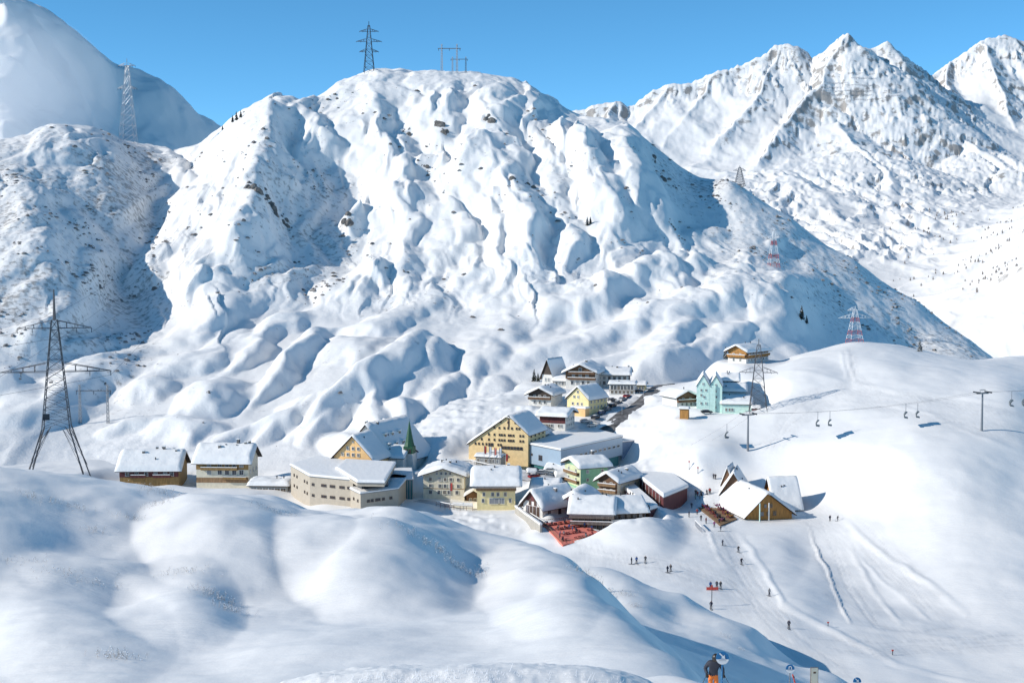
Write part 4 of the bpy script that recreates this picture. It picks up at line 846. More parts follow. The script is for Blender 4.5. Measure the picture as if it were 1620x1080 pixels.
# smaller roofs, walls and fences that fill the gaps
house('snowed_garage', 'long low garage with snow roof between the blue hall and the green house', 880, 752, 462, -12, 34, 9, 4, 8, 'x', 'plaster_white', over=.6, th=1.2, wins=[('F', 5, 1, 4, 5)], cat='garage')
house('snowed_garage', 'small snow-roofed shed in the yard left of the green house', 893, 763, 452, 6, 24, 9, 4, 6, 'x', 'wood_grey', over=.6, th=1.1, cat='shed')
house('kiosk', 'tiny dark kiosk with snow cap in front of the blue hall', 842, 757, 455, 5, 12, 10, 3, 3, 'x', 'wood_dark', over=.5, th=.8, cat='kiosk')
house('shop_house', 'low white house with dark band between the yellow house and the arched chalet', 862, 790, 430, -8, 40, 18, 8, 9, 'x', 'plaster_white', over=1.1, th=1.3, wins=[('F', 5, 9, 4, 5)], bands=[('F', 14, 18, 'wood_brown')])
house('snowed_garage', 'half buried garage with dark glazed front right of the second apartment house', 425, 782, 455, -4, 62, 14, 3, 10, 'x', 'concrete', over=.8, th=1.4, wins=[('F', 6, 3, 8, 7)], cat='garage')
house('entrance_block', 'grey stone entrance block below the tall yellow hotel', 772, 735, 470, -20, 40, 12, 2, 5, 'x', 'concrete', over=.4, th=.7, wins=[('F', 6, 4, 4, 5)], cat='annex')
house('snow_chalet', 'little brown chalet between the cream hotel and the yellow house', 748, 798, 440, 12, 20, 16, 6, 7, 'y', 'wood_brown', over=.9, th=1.1, wins=[('F', [-.4, .4], 5, 4, 5)])
house('rear_house', 'white house with brown gable behind the big yellow hotel', 845, 700, 497, -24, 22, 14, 8, 9, 'y', 'plaster_white', over=.9, th=1.0, gable=('wood_brown', 10), wins=[('F', [-.4, .4], 3, 3.4, 4)])
house('rear_house', 'low house with snow roof left of the chalet hotel', 888, 612, 588, -14, 22, 10, 5, 8, 'x', 'plaster_white', over=.9, th=.9, wins=[('F', 4, 3, 3, 4)])
house('corner_house', 'small white flat house at the bend of the upper road', 1010, 620, 575, -12, 20, 11, 3, 7, 'x', 'plaster_pale_yellow', over=.7, th=.8, wins=[('F', 4, 4, 3, 4)])
def fence(name, label, pts, h, mat, gap=1.6, cat='fence', slat=True, solid=False):
    W3 = [on_valley(*q) for q in pts]; t = thing(name, label, cat, W3[0]); o = W3[0]
    for a, c in zip(W3[:-1], W3[1:]):
        n = max(2, int((c - a).length/gap))
        for i in range(n + 1):
            q = a.lerp(c, i/n) - o; q.z = float(valley(q.x + o.x, q.y + o.y)) - o.z
            b = MB(); b.mat(mat); b.bar((q.x, q.y, q.z - .3), (q.x, q.y, q.z + h), .07, 4); b.build('post', t)
        for hz in (.45, .95):
            b = MB(); b.mat(mat); a_, c_ = a - o, c - o
            if solid: b.extrude([(-.15, -2), (.15, -2), (.15, h), (-.15, h)], 'x', 0, 1)
            else: b.bar(a_ + Vector((0, 0, h*hz)), c_ + Vector((0, 0, h*hz)), .06, 4)
            if not solid: b.build('rail', t)
        b = MB(); b.mat('roof_snow'); b.bar(a - o + Vector((0, 0, h + .12)), c - o + Vector((0, 0, h + .12)), .16, 6); b.build('snow_cap', t)
fence('yard_fence', 'reddish fence round the yard of the cream hotel', [(690, 800), (718, 806), (748, 808)], 1.5, 'wood_red')
fence('yard_fence', 'grey railing on the terrace below the tall yellow hotel', [(745, 735), (775, 742), (812, 744)], 1.4, 'metal_grey')
fence('yard_fence', 'pale snow-capped railing left of the arched chalet', [(822, 806), (842, 822), (862, 834)], 1.6, 'wood_grey')
fence('piste_fence', 'short row of fence posts along the slope edge below the lodge terrace', [(1100, 832), (1110, 842)], 1.6, 'metal_light', gap=.8)
def wall_run(name, label, pts, h, th, mat):
    W3 = [on_valley(*q) for q in pts]; t = thing(name, label, 'wall', W3[0]); o = W3[0]
    for a, c in zip(W3[:-1], W3[1:]):
        d = (c - a); d.z = 0; d.normalize(); s_ = Vector((d.y, -d.x, 0))*th/2; z1 = max(a.z, c.z) - o.z + h
        b = MB(); b.mat(mat); b.prism([(v - o).xy for v in (a - s_, a + s_, c + s_, c - s_)][::-1], min(a.z, c.z) - o.z - 2, z1); b.build('wall_section', t)
        s2 = s_*1.3; b = MB(); b.mat('roof_snow'); b.prism([(v - o).xy for v in (a - s2, a + s2, c + s2, c - s2)][::-1], z1 + .004, z1 + .5); b.build('snow_cap', t)
wall_run('stone_wall', 'grey retaining wall with snow cap left of the red terrace', [(816, 812), (836, 828), (856, 842)], 2.2, .6, 'concrete')
wall_run('stone_wall', 'tan retaining wall in front of the cream hotel', [(716, 803), (748, 806)], 1.4, .5, 'plaster_cream')
def flag_pole(px, py, hpx, cl, label):
    p = on_valley(px, py); k = p.y/FPX; t = thing('flag_pole', label, 'flag pole', p, 0, 'flag poles')
    b = MB(); b.mat('metal_light'); b.bar((0, 0, -.5), (0, 0, hpx*k), .07, 6); b.build('pole', t)
    b = MB(); b.mat(cl); rows = [[(.08 + .75*i/5, .1*math.sin(i*1.3 + j*.4), hpx*k - .2 - 2.6*j/6) for i in range(6)] for j in range(7)]; b.grid(rows); o = b.build('flag', t, smooth=True); md = o.modifiers.new('s', 'SOLIDIFY'); md.thickness = .02
for q in ((766, 738, 34, 'paint_red', 'leftmost flag pole before the tall yellow hotel'), (774, 740, 34, 'paint_white', 'second flag pole before the tall yellow hotel'), (782, 741, 34, 'red_cloth', 'third flag pole before the tall yellow hotel'), (790, 742, 34, 'paint_white', 'fourth flag pole before the tall yellow hotel'), (712, 806, 44, 'paint_red', 'tall red banner pole in front of the cream hotel'), (800, 748, 30, 'paint_red', 'rightmost flag pole near the blue hall')): flag_pole(*q)
def lamp(px, py, hpx, label):
    p = on_valley(px, py); k = p.y/FPX; h = hpx*k; t = thing('street_lamp', label, 'street lamp', p, 0, 'street lamps')
    b = MB(); b.mat('metal_light'); b.bar((0, 0, -.3), (0, 0, h), .09, 6, .06); b.bar((0, 0, h), (-.9, 0, h + .15), .05, 5); b.build('post', t)
    b = MB(); b.mat('metal_grey'); b.box(-1.4, -.8, -.14, .14, h + .08, h + .22); b.build('lamp_head', t)
for q in ((946, 684, 16, 'nearest street lamp by the road'), (984, 658, 15, 'second street lamp along the road'), (1018, 632, 14, 'farthest street lamp along the road')): lamp(*q)
# ------------------------------------------------------------------ road, yards
def ribbon(name, pts, width, mat, lift, label=None, n=60):
    """strip laid on the valley snow along pixel points"""
    W_ = [on_valley(*p) for p in pts]; out = []
    for i in range(n + 1):
        t = i / n * (len(W_) - 1); k = min(int(t), len(W_) - 2); out.append(W_[k].lerp(W_[k + 1], t - k))
    for _ in range(6): out = [out[0]] + [(out[i - 1] + out[i] * 2 + out[i + 1]) / 4 for i in range(1, n)] + [out[-1]]
    b = MB(); b.mat(mat); rows = []
    for i, p in enumerate(out):
        d = (out[min(n, i + 1)] - out[max(0, i - 1)]); d.z = 0; d.normalize(); s = Vector((d.y, -d.x, 0)); row = []
        for j in range(7):
            q = p + s * width * (j / 6 - .5); edge = 0.35 if j in (0, 6) else 0
            row.append((q.x, q.y, p.z * 0.5 + 0.5 * float(valley(q.x, q.y)) + lift - edge * 2))
        rows.append(row)
    b.grid(rows); o = b.build(name, smooth=True); o['kind'] = 'structure'; return o
ribbon('road', [(930, 699), (962, 676), (988, 656), (1010, 640), (1030, 624), (1046, 610), (1060, 600)], 8.5, 'asphalt', .35)
ribbon('parking_lot', [(930, 668), (955, 652), (980, 637), (1004, 626)], 11, 'packed_snow', .22)
ribbon('hotel_yard', [(800, 735), (835, 748), (870, 752), (905, 748)], 13, 'packed_snow', .22)
ribbon('hall_forecourt', [(742, 800), (700, 798), (660, 792)], 7, 'packed_snow', .2)

# ------------------------------------------------------------------ cars
def car_parts(paint):
    k = ('car', paint.name)
    if k in CACHE: return CACHE[k]
    b = MB(); b.mats.append(paint.name); b.cur = 0
    b.extrude([(-2.1, .35), (2.1, .35), (2.15, .7), (1.95, .95), (1.0, 1.0), (.55, 1.42), (-1.2, 1.48), (-1.95, 1.02), (-2.15, .9)], 'x', -.0, .0) if 0 else None
    n = 9; pr = [(-2.1, .35), (2.1, .35), (2.15, .72), (1.95, .93), (1.05, 1.0), (.5, 1.42), (-1.2, 1.48), (-1.95, 1.05), (-2.15, .88)]
    wid = [.82, .82, .86, .84, .8, .62, .62, .8, .86]
    vs = [(x, -wid[i], z) for i, (x, z) in enumerate(pr)] + [(x, wid[i], z) for i, (x, z) in enumerate(pr)]
    b.add(vs, [tuple(range(n)), tuple(range(2*n - 1, n - 1, -1))] + [(i, n + i, n + (i + 1) % n, (i + 1) % n) for i in range(n)])
    body = b.mesh('body')
    b = MB(); b.mat('glass')
    for sy in (-1, 1): b.add([(.95, sy*.83, 1.02), (.45, sy*.66, 1.38), (-1.15, sy*.66, 1.43), (-1.8, sy*.82, 1.06)], [(0, 1, 2, 3)])
    b.add([(1.07, -.7, 1.02), (1.07, .7, 1.02), (.56, .56, 1.39), (.56, -.56, 1.39)], [(0, 1, 2, 3)]); b.add([(-1.98, -.7, 1.07), (-1.98, .7, 1.07), (-1.27, .56, 1.45), (-1.27, -.56, 1.45)], [(0, 1, 2, 3)])
    win = b.mesh('window')
    b = MB(); b.mat('rubber'); b.bar((0, -.1, 0), (0, .1, 0), .33, 10); b.mat('metal_light'); b.bar((0, -.11, 0), (0, .11, 0), .18, 8); wh = b.mesh('wheel')
    b = MB(); b.mat('roof_snow'); b.box(-1.15, .45, -.58, .58, 1.44, 1.6); sn = b.mesh('snow_cover')
    CACHE[k] = (body, win, wh, sn); return CACHE[k]
def car(px, py, rz, ci, label, snow=True, scale=1.0):
    p = on_valley(px, py); t = thing('parked_car', label, 'car', (p.x, p.y, p.z + .3), R(rz), 'cars parked in the village'); t.scale = (scale,) * 3
    body, win, wh, sn = car_parts(CARC[ci]); put('body', body, t); put('window', win, t)
    for x in (-1.35, 1.35):
        for y in (-.8, .8): put('wheel', wh, t, (x, y, .33))
    if snow: put('snow_cover', sn, t)
CARS = [(942,664,55,0,'black car parked first in the row beside the yellow gabled house'),(952,656,55,3,'navy car second in the row beside the yellow gabled house'),(961,650,55,2,'grey car third in the row along the road'),(969,645,55,0,'black car fourth in the row along the road'),(977,640,55,5,'dark grey car fifth in the row along the road'),(985,635,55,1,'silver car sixth in the row along the road'),(992,630,55,4,'red car last in the row along the road'),
 (926,671,10,1,'silver car parked across in front of the orange porch'),(936,676,20,6,'white car half snowed in at the lower end of the parking lot'),(958,643,50,2,'grey car in the back row under the yellow gabled house'),(968,636,50,5,'dark car in the back row behind the yellow gabled house'),(1012,622,40,0,'black car near the bend of the upper road'),
 (806,735,5,3,'navy car before the entrance of the tall yellow hotel'),(822,738,8,0,'black car before the blue hall'),(838,742,8,5,'dark grey car by the glazed floor of the blue hall'),(858,752,-15,2,'grey car in the yard behind the small yellow house'),(872,748,-15,6,'white van-like car in the yard left of the green house'),(884,757,10,0,'black car close to the green house'),(845,757,30,4,'red car in the yard behind the small yellow house'),
 (1118,655,10,0,'dark car parked at the foot of the twin mint gables')]
for q in CARS: car(*q, scale=1.0)

# ------------------------------------------------------------------ lattice pylons and poles
def lattice(t, name, levels, r, rb, mat, mats=None):
    """four-legged tapering lattice: levels [(z, half width)]; legs and bracing as parts"""
    for sx, sy in ((-1, -1), (1, -1), (1, 1), (-1, 1)):
        b = MB()
        for i in range(len(levels) - 1):
            (z0, w0), (z1, w1) = levels[i], levels[i + 1]; b.mat(mats[i] if mats else mat); b.bar((sx*w0, sy*w0, z0), (sx*w1, sy*w1, z1), r, 4)
        b.build('leg', t)
    for a, c in (((-1, -1), (1, -1)), ((1, -1), (1, 1)), ((1, 1), (-1, 1)), ((-1, 1), (-1, -1))):
        b = MB()
        for i in range(len(levels) - 1):
            (z0, w0), (z1, w1) = levels[i], levels[i + 1]; b.mat(mats[i] if mats else mat)
            b.bar((a[0]*w0, a[1]*w0, z0), (c[0]*w1, c[1]*w1, z1), rb, 3); b.bar((c[0]*w0, c[1]*w0, z0), (a[0]*w1, a[1]*w1, z1), rb, 3); b.bar((a[0]*w1, a[1]*w1, z1), (c[0]*w1, c[1]*w1, z1), rb, 3)
        b.build('bracing', t)
def cross_arm(t, z, half, wb, drop, r, mat, both=True, ins=0.0):
    for sx in (-1, 1):
        b = MB(); b.mat(mat); tip = (sx*half, 0, z)
        for sy in (-1, 1): b.bar((sx*wb, sy*wb, z), tip, r, 3); b.bar((sx*wb, sy*wb, z + drop), tip, r, 3)
        n = 4
        for i in range(1, n):
            f = i / n; x = sx*(wb + (half - wb)*f); yy = wb*(1 - f); zz = z + drop*(1 - f)
            b.bar((x, -yy, z), (x, yy, zz), r*.7, 3); b.bar((x, -yy, zz), (x, yy, z), r*.7, 3); b.bar((x, -yy, z), (x, -yy, zz), r*.7, 3)
        b.build('cross_arm', t)
        if ins:
            for f in (.55, 1.0):
                b = MB(); b.mat('metal_dark'); x = sx*(wb + (half - wb)*f); b.bar((x, 0, z - .05), (x, 0, z - ins), r*.9, 4); b.build('insulator', t)
def H(px, Y): return px * Y / FPX
# the near pylon on the left
Y0 = 236.0; p = P(92, 770, Y0); p.z = float(foreground(p.x, p.y)) - .5
top = P(92, 458, Y0).z - p.z; k = Y0 / FPX
t = thing('lattice_pylon', 'tall grey lattice pylon with two pairs of arms, nearest one on the left', 'pylon', p, R(14))
zw = [(0, 58), (92*1.0, 24)]  # splayed feet
z_leg = (770 - 680) * k; lv = [(z_leg, 21*k)]
for i in range(1, 12):
    f = i / 11; lv.append((z_leg + (680 - 508)*k*f, (21 - 16.5*f)*k))
lattice(t, 'p', lv, .09, .04, 'steel_rust')
for sx, sy in ((-1, -1), (1, -1), (1, 1), (-1, 1)):
    b = MB(); b.mat('steel_rust'); b.bar((sx*50*k, sy*50*k, -1), (sx*21*k, sy*21*k, z_leg), .14, 4)
    for f in (.25, .5, .75):
        wo = (50 - 29*f)*k; b.bar((sx*wo, sy*wo, z_leg*f), (sx*21*k*.9, sy*21*k*.5, z_leg), .045, 3); b.bar((sx*wo, sy*wo, z_leg*f), (sx*21*k*.5, sy*21*k*.9, z_leg), .045, 3)
    b.build('foot', t)
b = MB(); b.mat('steel_rust'); b.bar((0, 0, lv[-1][0]), (0, 0, top), .3, 5, .12); b.build('peak', t)
cross_arm(t, (770 - 521)*k, 56*k, 6*k, 12*k, .065, 'steel_rust', ins=.8); cross_arm(t, (770 - 590)*k, 84*k, 13*k, 14*k, .07, 'steel_rust', ins=.9)
b = MB(); b.mat('metal_dark'); b.box(-2.2, -1.0, -2.0, -1.8, (770 - 665)*k, (770 - 655)*k); b.build('warning_plate', t)
def pylon(px, pb, pt, Y, hw, arms, label, mat='metal_dark', mats=None, rz=0, r=.12, seg=8, ground=None):
    p = P(px, pb, Y)
    if ground: p.z = float(ground(p.x, p.y)) - .6
    h = P(px, pt, Y).z - p.z; k = Y / FPX
    t = thing('lattice_pylon', label, 'pylon', p, R(rz))
    lv = [(h*.92*i/seg, hw*k*(1 - .82*i/seg)) for i in range(seg + 1)]
    lattice(t, 'p', lv, r, r*.55, mat, mats)
    b = MB(); b.mat(mats[-1] if mats else mat); b.bar((0, 0, h*.9), (0, 0, h), r*1.3, 4); b.build('peak', t)
    for (pa, half) in arms:
        z = P(px, pa, Y).z - p.z; cross_arm(t, z, half*k, hw*k*(1 - .82*z/h), 1.2 + half*k*.1, r*.7, mats[-2] if mats else mat, ins=.02*h)
    return t
pylon(584, 108, 34, 1140, 8, [(50, 15), (66, 20), (82, 15)], 'dark three-armed pylon standing on the summit against the sky', r=.22, ground=main_hill)
pylon(203, 222, 93, 1030, 12, [(104, 13), (140, 15)], 'pale slender pylon behind the left snow crest', mat='metal_light', r=.22, ground=main_hill)
rw = ['paint_red', 'paint_white', 'paint_red', 'paint_white', 'paint_white', 'paint_red', 'paint_white', 'paint_white']
pylon(1352, 547, 484, 592, 11, [(503, 28), (491, 13)], 'red and white pylon on top of the right-hand knoll', mats=rw, r=.09, rz=8, ground=valley)
pylon(1224, 410, 362, 842, 8, [(377, 16)], 'smaller red and white pylon farther up the right flank', mats=rw, r=.14, rz=8, ground=main_hill)
pylon(1199, 664, 536, 492, 14, [(589, 30)], 'grey lattice pylon just right of the mint hotel', mat='steel_rust', r=.11, rz=-8, ground=valley)
pylon(1170, 300, 262, 1030, 8, [(270, 10)], 'small dark pylon on the shaded right ridge', mat='metal_grey', r=.18, ground=main_hill)
pylon(194, 0, 0, 1, 1, [], '') if 0 else None
def h_frame(px0, px1, pb, pt, Y, label, over=6, r=.3, mat='metal_grey', ground=main_hill):
    k = Y / FPX; a = P(px0, pb, Y); c = P(px1, pb, Y); m_ = (a + c) / 2; m_.z = float(ground(m_.x, m_.y))
    t = thing('twin_post_pylon', label, 'pylon', m_); ztop = P(px0, pt, Y).z - m_.z; dx = (c.x - a.x) / 2
    for sx in (-1, 1):
        gzz = float(ground(m_.x + sx*dx, m_.y)) - m_.z - .5
        b = MB(); b.mat(mat); w = r*1.6; n = 10
        for ax, ay in ((-w, -w), (w, -w), (w, w), (-w, w)): b.bar((sx*dx + ax, ay, gzz), (sx*dx + ax*.5, ay*.5, ztop), r*.4, 3)
        for i in range(n):
            z0 = gzz + (ztop - gzz)*i/n; z1 = gzz + (ztop - gzz)*(i + 1)/n; b.bar((sx*dx - w*.8, -w*.8, z0), (sx*dx + w*.8, -w*.8, z1), r*.3, 3); b.bar((sx*dx + w*.8, w*.8, z0), (sx*dx - w*.8, w*.8, z1), r*.3, 3)
        b.build('post', t)
    b = MB(); b.mat(mat); zb = ztop - (ztop)*.16; b.bar((-dx - over*k, 0, zb), (dx + over*k, 0, zb), r*.8, 4); b.build('beam', t)
    for x in (-dx - over*k*.8, 0, dx + over*k*.8):
        b = MB(); b.mat('metal_dark'); b.bar((x, 0, zb), (x, 0, zb - .05*ztop - .8), r*.5, 3); b.build('insulator', t)
h_frame(699, 723, 110, 70, 1150, 'larger twin-post pylon on the summit skyline', r=.5)
h_frame(716, 737, 110, 90, 1155, 'smaller twin-post pylon right behind the larger one on the summit', over=3, r=.4)
h_frame(356, 384, 304, 238, 985, 'thin twin-post pylon on the sunlit left shoulder of the hill', r=.28)
h_frame(127, 171, 670, 608, 555, 'pale twin-post pylon between the near pylon and the apartments', r=.3)
def pole(px, pb, pt, Y, label, r=.06, mat='metal_dark', name='marker_pole', cat='pole', ground=valley, group='piste marker poles', flag=None):
    p = P(px, pb, Y); p.z = float(ground(p.x, p.y)) - .2; h = P(px, pt, Y).z - p.z
    b = MB(); b.mat(mat); b.bar((0, 0, 0), (0, 0, h), r, 6); b.mat(flag or 'paint_red'); b.box(-r*2.2, r*2.2, -r*1.4, r*1.4, h*.78, h)
    tag(b.build(name, loc=p), label, cat, group)

# ------------------------------------------------------------------ chairlift
def lift_tower(px, pb, pt, label, armpx=14):
    p = on_valley(px, pb); h = P(px, pt, p.y).z - p.z; k = p.y / FPX; t = thing('lift_tower', label, 'lift tower', p, R(18), 'chairlift towers')
    b = MB(); b.mat('metal_grey'); b.bar((0, 0, -.5), (0, 0, h), .42, 10, .26); b.build('mast', t)
    b = MB(); b.mat('metal_grey'); b.box(-armpx*k, armpx*k, -.16, .16, h - .4, h); b.build('cross_arm', t)
    b = MB(); b.mat('metal_grey'); b.box(-.9, .9, -.5, .5, h + .9, h + 1.05); b.bar((-.8, 0, h), (-.8, 0, h + 1), .05); b.bar((.8, 0, h), (.8, 0, h + 1), .05); b.build('frame', t)
    for sx in (-1, 1):
        b = MB(); b.mat('metal_dark'); b.box(sx*armpx*k - .1, sx*armpx*k + .1, -1.8, 1.8, h - .1, h + .12)
        for i in range(6): b.bar((sx*armpx*k - .12, -1.6 + i*.64, h + .2), (sx*armpx*k + .12, -1.6 + i*.64, h + .2), .2, 8)
        b.build('sheave_train', t)
        b = MB(); b.mat('metal_light'); b.bar((sx*armpx*k*.6, -.3, h), (sx*armpx*k*.6, -.3, h + .9), .04); b.build('ladder_rail', t)
    return p, h, p.z + h + .3
tA = lift_tower(1183, 713, 655, 'slim grey lift tower on the slope below the mint hotel', 11)
tB = lift_tower(1553, 682, 621, 'grey lift tower standing alone near the right edge', 11)
def chair(p, rz, label, mat='chair_shell'):
    t = thing('lift_chair', label, 'lift chair', p, rz, 'chairs hanging on the lift cable'); t.scale = (1.5,)*3
    b = MB(); b.mat('metal_grey'); b.bar((0, 0, 0), (0, 0, -2.2), .06, 5); b.bar((-1.1, 0, -2.2), (1.1, 0, -2.2), .05, 5); b.build('hanger', t)
    for sx in (-1, 1):
        b = MB(); b.mat(mat); pr = [(-.45, -3.25), (.35, -3.15), (.42, -2.45), (.15, -1.95), (-.35, -1.9), (-.1, -2.1), (.22, -2.5), (.18, -3.0), (-.45, -3.1)]
        b.extrude([(y, z) for y, z in pr], 'x', sx*.62 - .55, sx*.62 + .55); b.build('seat_shell', t)
def catenary(name, a, c, sag, r, label, group):
    b = MB(); b.mat('metal_dark'); n = 24; pts = [a.lerp(c, i/n) - Vector((0, 0, 4*sag*(i/n)*(1 - i/n))) for i in range(n + 1)]
    for i in range(n): b.bar(pts[i], pts[i + 1], r, 3)
    o = b.build(name); tag(o, label, 'cable', group); return pts
def top_of(tw, sx, arm=11):
    p, h, z = tw; k = p.y / FPX; v = Matrix.Rotation(R(18), 3, 'Z') @ Vector((sx*arm*k, 0, 0)); return Vector((p.x + v.x, p.y + v.y, z))
offR = P(1760, 600, 400); offL = P(1000, 742, 470)
for i, sx in enumerate((-1, 1)):
    nm = ('left', 'right')[i]; w_ = Vector((sx*2.4, 0, 0))
    A_, B_ = top_of(tA, sx), top_of(tB, sx)
    q1 = catenary('lift_cable', A_, B_, 2.0, .03, 'thin lift cable spanning the two lift towers, %s strand' % ('uphill' if i else 'downhill'), 'lift cables')
    q2 = catenary('lift_cable', B_, offR + w_, 1.0, .03, 'thin lift cable leaving the right tower, %s strand' % ('uphill' if i else 'downhill'), 'lift cables')
    q3 = catenary('lift_cable', A_, offL + w_, 2.5, .03, 'thin lift cable running down to the village, %s strand' % ('uphill' if i else 'downhill'), 'lift cables')
    rzc = math.atan2(B_.y - A_.y, B_.x - A_.x) + R(90)
    for f, lab in ((.37, 'dark lift chair halfway between the towers, %s strand'), (.72, 'dark lift chair nearer the right tower, %s strand')):
        chair(q1[int(f*24)], rzc, lab % ('uphill' if i else 'downhill'))
    chair(q2[7], rzc, 'dark lift chair right of the right tower, %s strand' % ('uphill' if i else 'downhill'))
    if i: chair(q3[12], rzc, 'greenish lift chair above the slope left of the left tower', 'teal_glass')
    else: chair(q3[3], rzc, 'dark lift chair close to the left tower')
def station_end():
    p = on_valley(1000, 748); t = thing('lift_station', 'small grey lift return station behind the green house', 'lift station', p, R(18))
    b = MB(); b.mat('metal_grey'); h = offL.z - p.z; b.bar((0, 0, -1), (0, 0, h), .35, 8); b.build('mast', t)
    b = MB(); b.mat('metal_dark'); b.disc((0, 0, h), (0, 0, 1), 2.5, .3, 20); b.build('bull_wheel', t)
station_end()

# overhead wires of the near pylon
t0 = [o for o in col.objects if o.name == 'lattice_pylon'][0]; L0 = t0.location.copy(); Rz0 = Matrix.Rotation(R(14), 3, 'Z'); kq = Y0 / FPX
far_t = P(370, 250, 985)
for i, (za, xa_, lab) in enumerate(((520, -56, 'upper left'), (520, 56, 'upper right'), (589, -84, 'lower left'), (589, 84, 'lower right'))):
    a = L0 + Rz0 @ Vector((xa_*kq, 0, (770 - za)*kq - .9)); f = far_t + Vector(((-1, 1)[i % 2]*8, 0, -4*(i//2)))
    catenary('power_line', a, f, 14, .03, 'thin overhead wire from the near pylon to the shoulder pylon, %s arm' % lab, 'overhead wires')
    catenary('power_line', a, a + Vector((-150, -110, -6)), 5, .03, 'thin overhead wire leaving the near pylon to the left, %s arm' % lab, 'overhead wires')
# ------------------------------------------------------------------ people
def skin_body(joints, edges, sub=1):
    """one continuous figure grown over a skeleton: joints {name: (x, y, z, r)}"""
    me = bpy.data.meshes.new('sk'); names = list(joints); idx = {n_: i for i, n_ in enumerate(names)}
    me.from_pydata([joints[n_][:3] for n_ in names], [(idx[a], idx[b]) for a, b in edges], []); me.update()
    o = bpy.data.objects.new('sk', me); col.objects.link(o)
    m = o.modifiers.new('s', 'SKIN'); m.use_smooth_shade = True
    for i, n_ in enumerate(names):
        r = joints[n_][3]; v = me.skin_vertices[0].data[i]; v.radius = (r, r) if not isinstance(r, tuple) else r; v.use_root = (n_ == 'pelvis')
    s_ = o.modifiers.new('d', 'SUBSURF'); s_.levels = sub; s_.render_levels = sub
    dg = bpy.context.evaluated_depsgraph_get(); ev = o.evaluated_get(dg); out = bpy.data.meshes.new_from_object(ev)
    bpy.data.objects.remove(o); return out
EDG = [('pelvis', 'waist'), ('waist', 'chest'), ('chest', 'neck'), ('neck', 'head'), ('head', 'crown'), ('chest', 'shl'), ('shl', 'ell'), ('ell', 'hal'), ('chest', 'shr'), ('shr', 'elr'), ('elr', 'har'), ('pelvis', 'hipl'), ('hipl', 'knl'), ('knl', 'anl'), ('anl', 'tol'), ('pelvis', 'hipr'), ('hipr', 'knr'), ('knr', 'anr'), ('anr', 'tor')]
STAND = dict(pelvis=(0, 0, .95, .17), waist=(0, 0, 1.12, .165), chest=(0, 0, 1.36, .19), neck=(0, 0, 1.53, .075), head=(0, -.02, 1.62, .105), crown=(0, -.02, 1.74, .095), shl=(-.2, 0, 1.42, .1), ell=(-.3, .03, 1.16, .075), hal=(-.3, -.08, .92, .06), shr=(.2, 0, 1.42, .1), elr=(.3, .03, 1.16, .075), har=(.28, -.1, .95, .06),
 hipl=(-.1, 0, .86, .12), knl=(-.12, -.02, .48, .09), anl=(-.13, .02, .1, .07), tol=(-.14, -.14, .05, .06), hipr=(.1, 0, .86, .12), knr=(.13, -.02, .48, .09), anr=(.14, .02, .1, .07), tor=(.15, -.14, .05, .06))
SKI = dict(STAND, pelvis=(0, .12, .86, .17), waist=(0, .08, 1.02, .165), chest=(0, -.06, 1.24, .19), neck=(0, -.13, 1.4, .075), head=(0, -.18, 1.48, .105), crown=(0, -.18, 1.6, .095), shl=(-.2, -.06, 1.3, .1), ell=(-.34, -.08, 1.05, .075), hal=(-.34, -.34, .98, .06), shr=(.2, -.06, 1.3, .1), elr=(.34, -.08, 1.05, .075), har=(.34, -.34, .98, .06), hipl=(-.1, .12, .78, .12), knl=(-.12, -.12, .46, .09), hipr=(.1, .12, .78, .12), knr=(.13, -.12, .46, .09))
SIT = dict(STAND, pelvis=(0, .1, .52, .17), waist=(0, .1, .68, .165), chest=(0, .06, .92, .19), neck=(0, .05, 1.08, .075), head=(0, .03, 1.17, .105), crown=(0, .03, 1.29, .095), shl=(-.2, .06, .98, .1), ell=(-.28, -.05, .76, .075), hal=(-.18, -.3, .74, .06), shr=(.2, .06, .98, .1), elr=(.28, -.05, .76, .075), har=(.18, -.3, .74, .06), hipl=(-.1, .06, .5, .12), knl=(-.13, -.32, .48, .09), anl=(-.13, -.32, .1, .07), tol=(-.13, -.48, .05, .06), hipr=(.1, .06, .5, .12), knr=(.13, -.32, .48, .09), anr=(.13, -.32, .1, .07), tor=(.13, -.48, .05, .06))
BODY = {k: skin_body(v, EDG) for k, v in (('stand', STAND), ('ski', SKI), ('sit', SIT))}
HEADZ = {'stand': (1.5, .9), 'ski': (1.38, .8), 'sit': (1.06, .55)}
CLO = [((.02, .025, .05), (.02, .02, .025)), ((.30, .03, .03), (.03, .03, .035)), ((.03, .10, .30), (.04, .04, .05)), ((.05, .05, .055), (.10, .10, .11)), ((.45, .20, .03), (.03, .03, .05)), ((.06, .20, .13), (.03, .03, .03)), ((.35, .33, .32), (.04, .04, .06)), ((.25, .04, .16), (.02, .02, .03))]
for i, (a, c) in enumerate(CLO): plain('jacket_%d' % i, a, .7); plain('trousers_%d' % i, c, .7)
def body_mesh(pose, ci):
    k = ('body', pose, ci)
    if k not in CACHE:
        me = BODY[pose].copy(); me.materials.clear()
        for n_ in ('jacket_%d' % ci, 'trousers_%d' % ci, 'skin', 'metal_dark'): me.materials.append(MATS[n_])
        zh, zl = HEADZ[pose]
        for f in me.polygons:
            z = f.center.z; x, y = f.center.x, f.center.y
            f.material_index = (3 if z > zh + .17 or y > -.05 + (0 if pose != 'ski' else -.13) else 2) if z > zh else (0 if z > zl or (pose == 'sit' and z > .6) else 1)
            f.use_smooth = True
        CACHE[k] = me
    return CACHE[k]
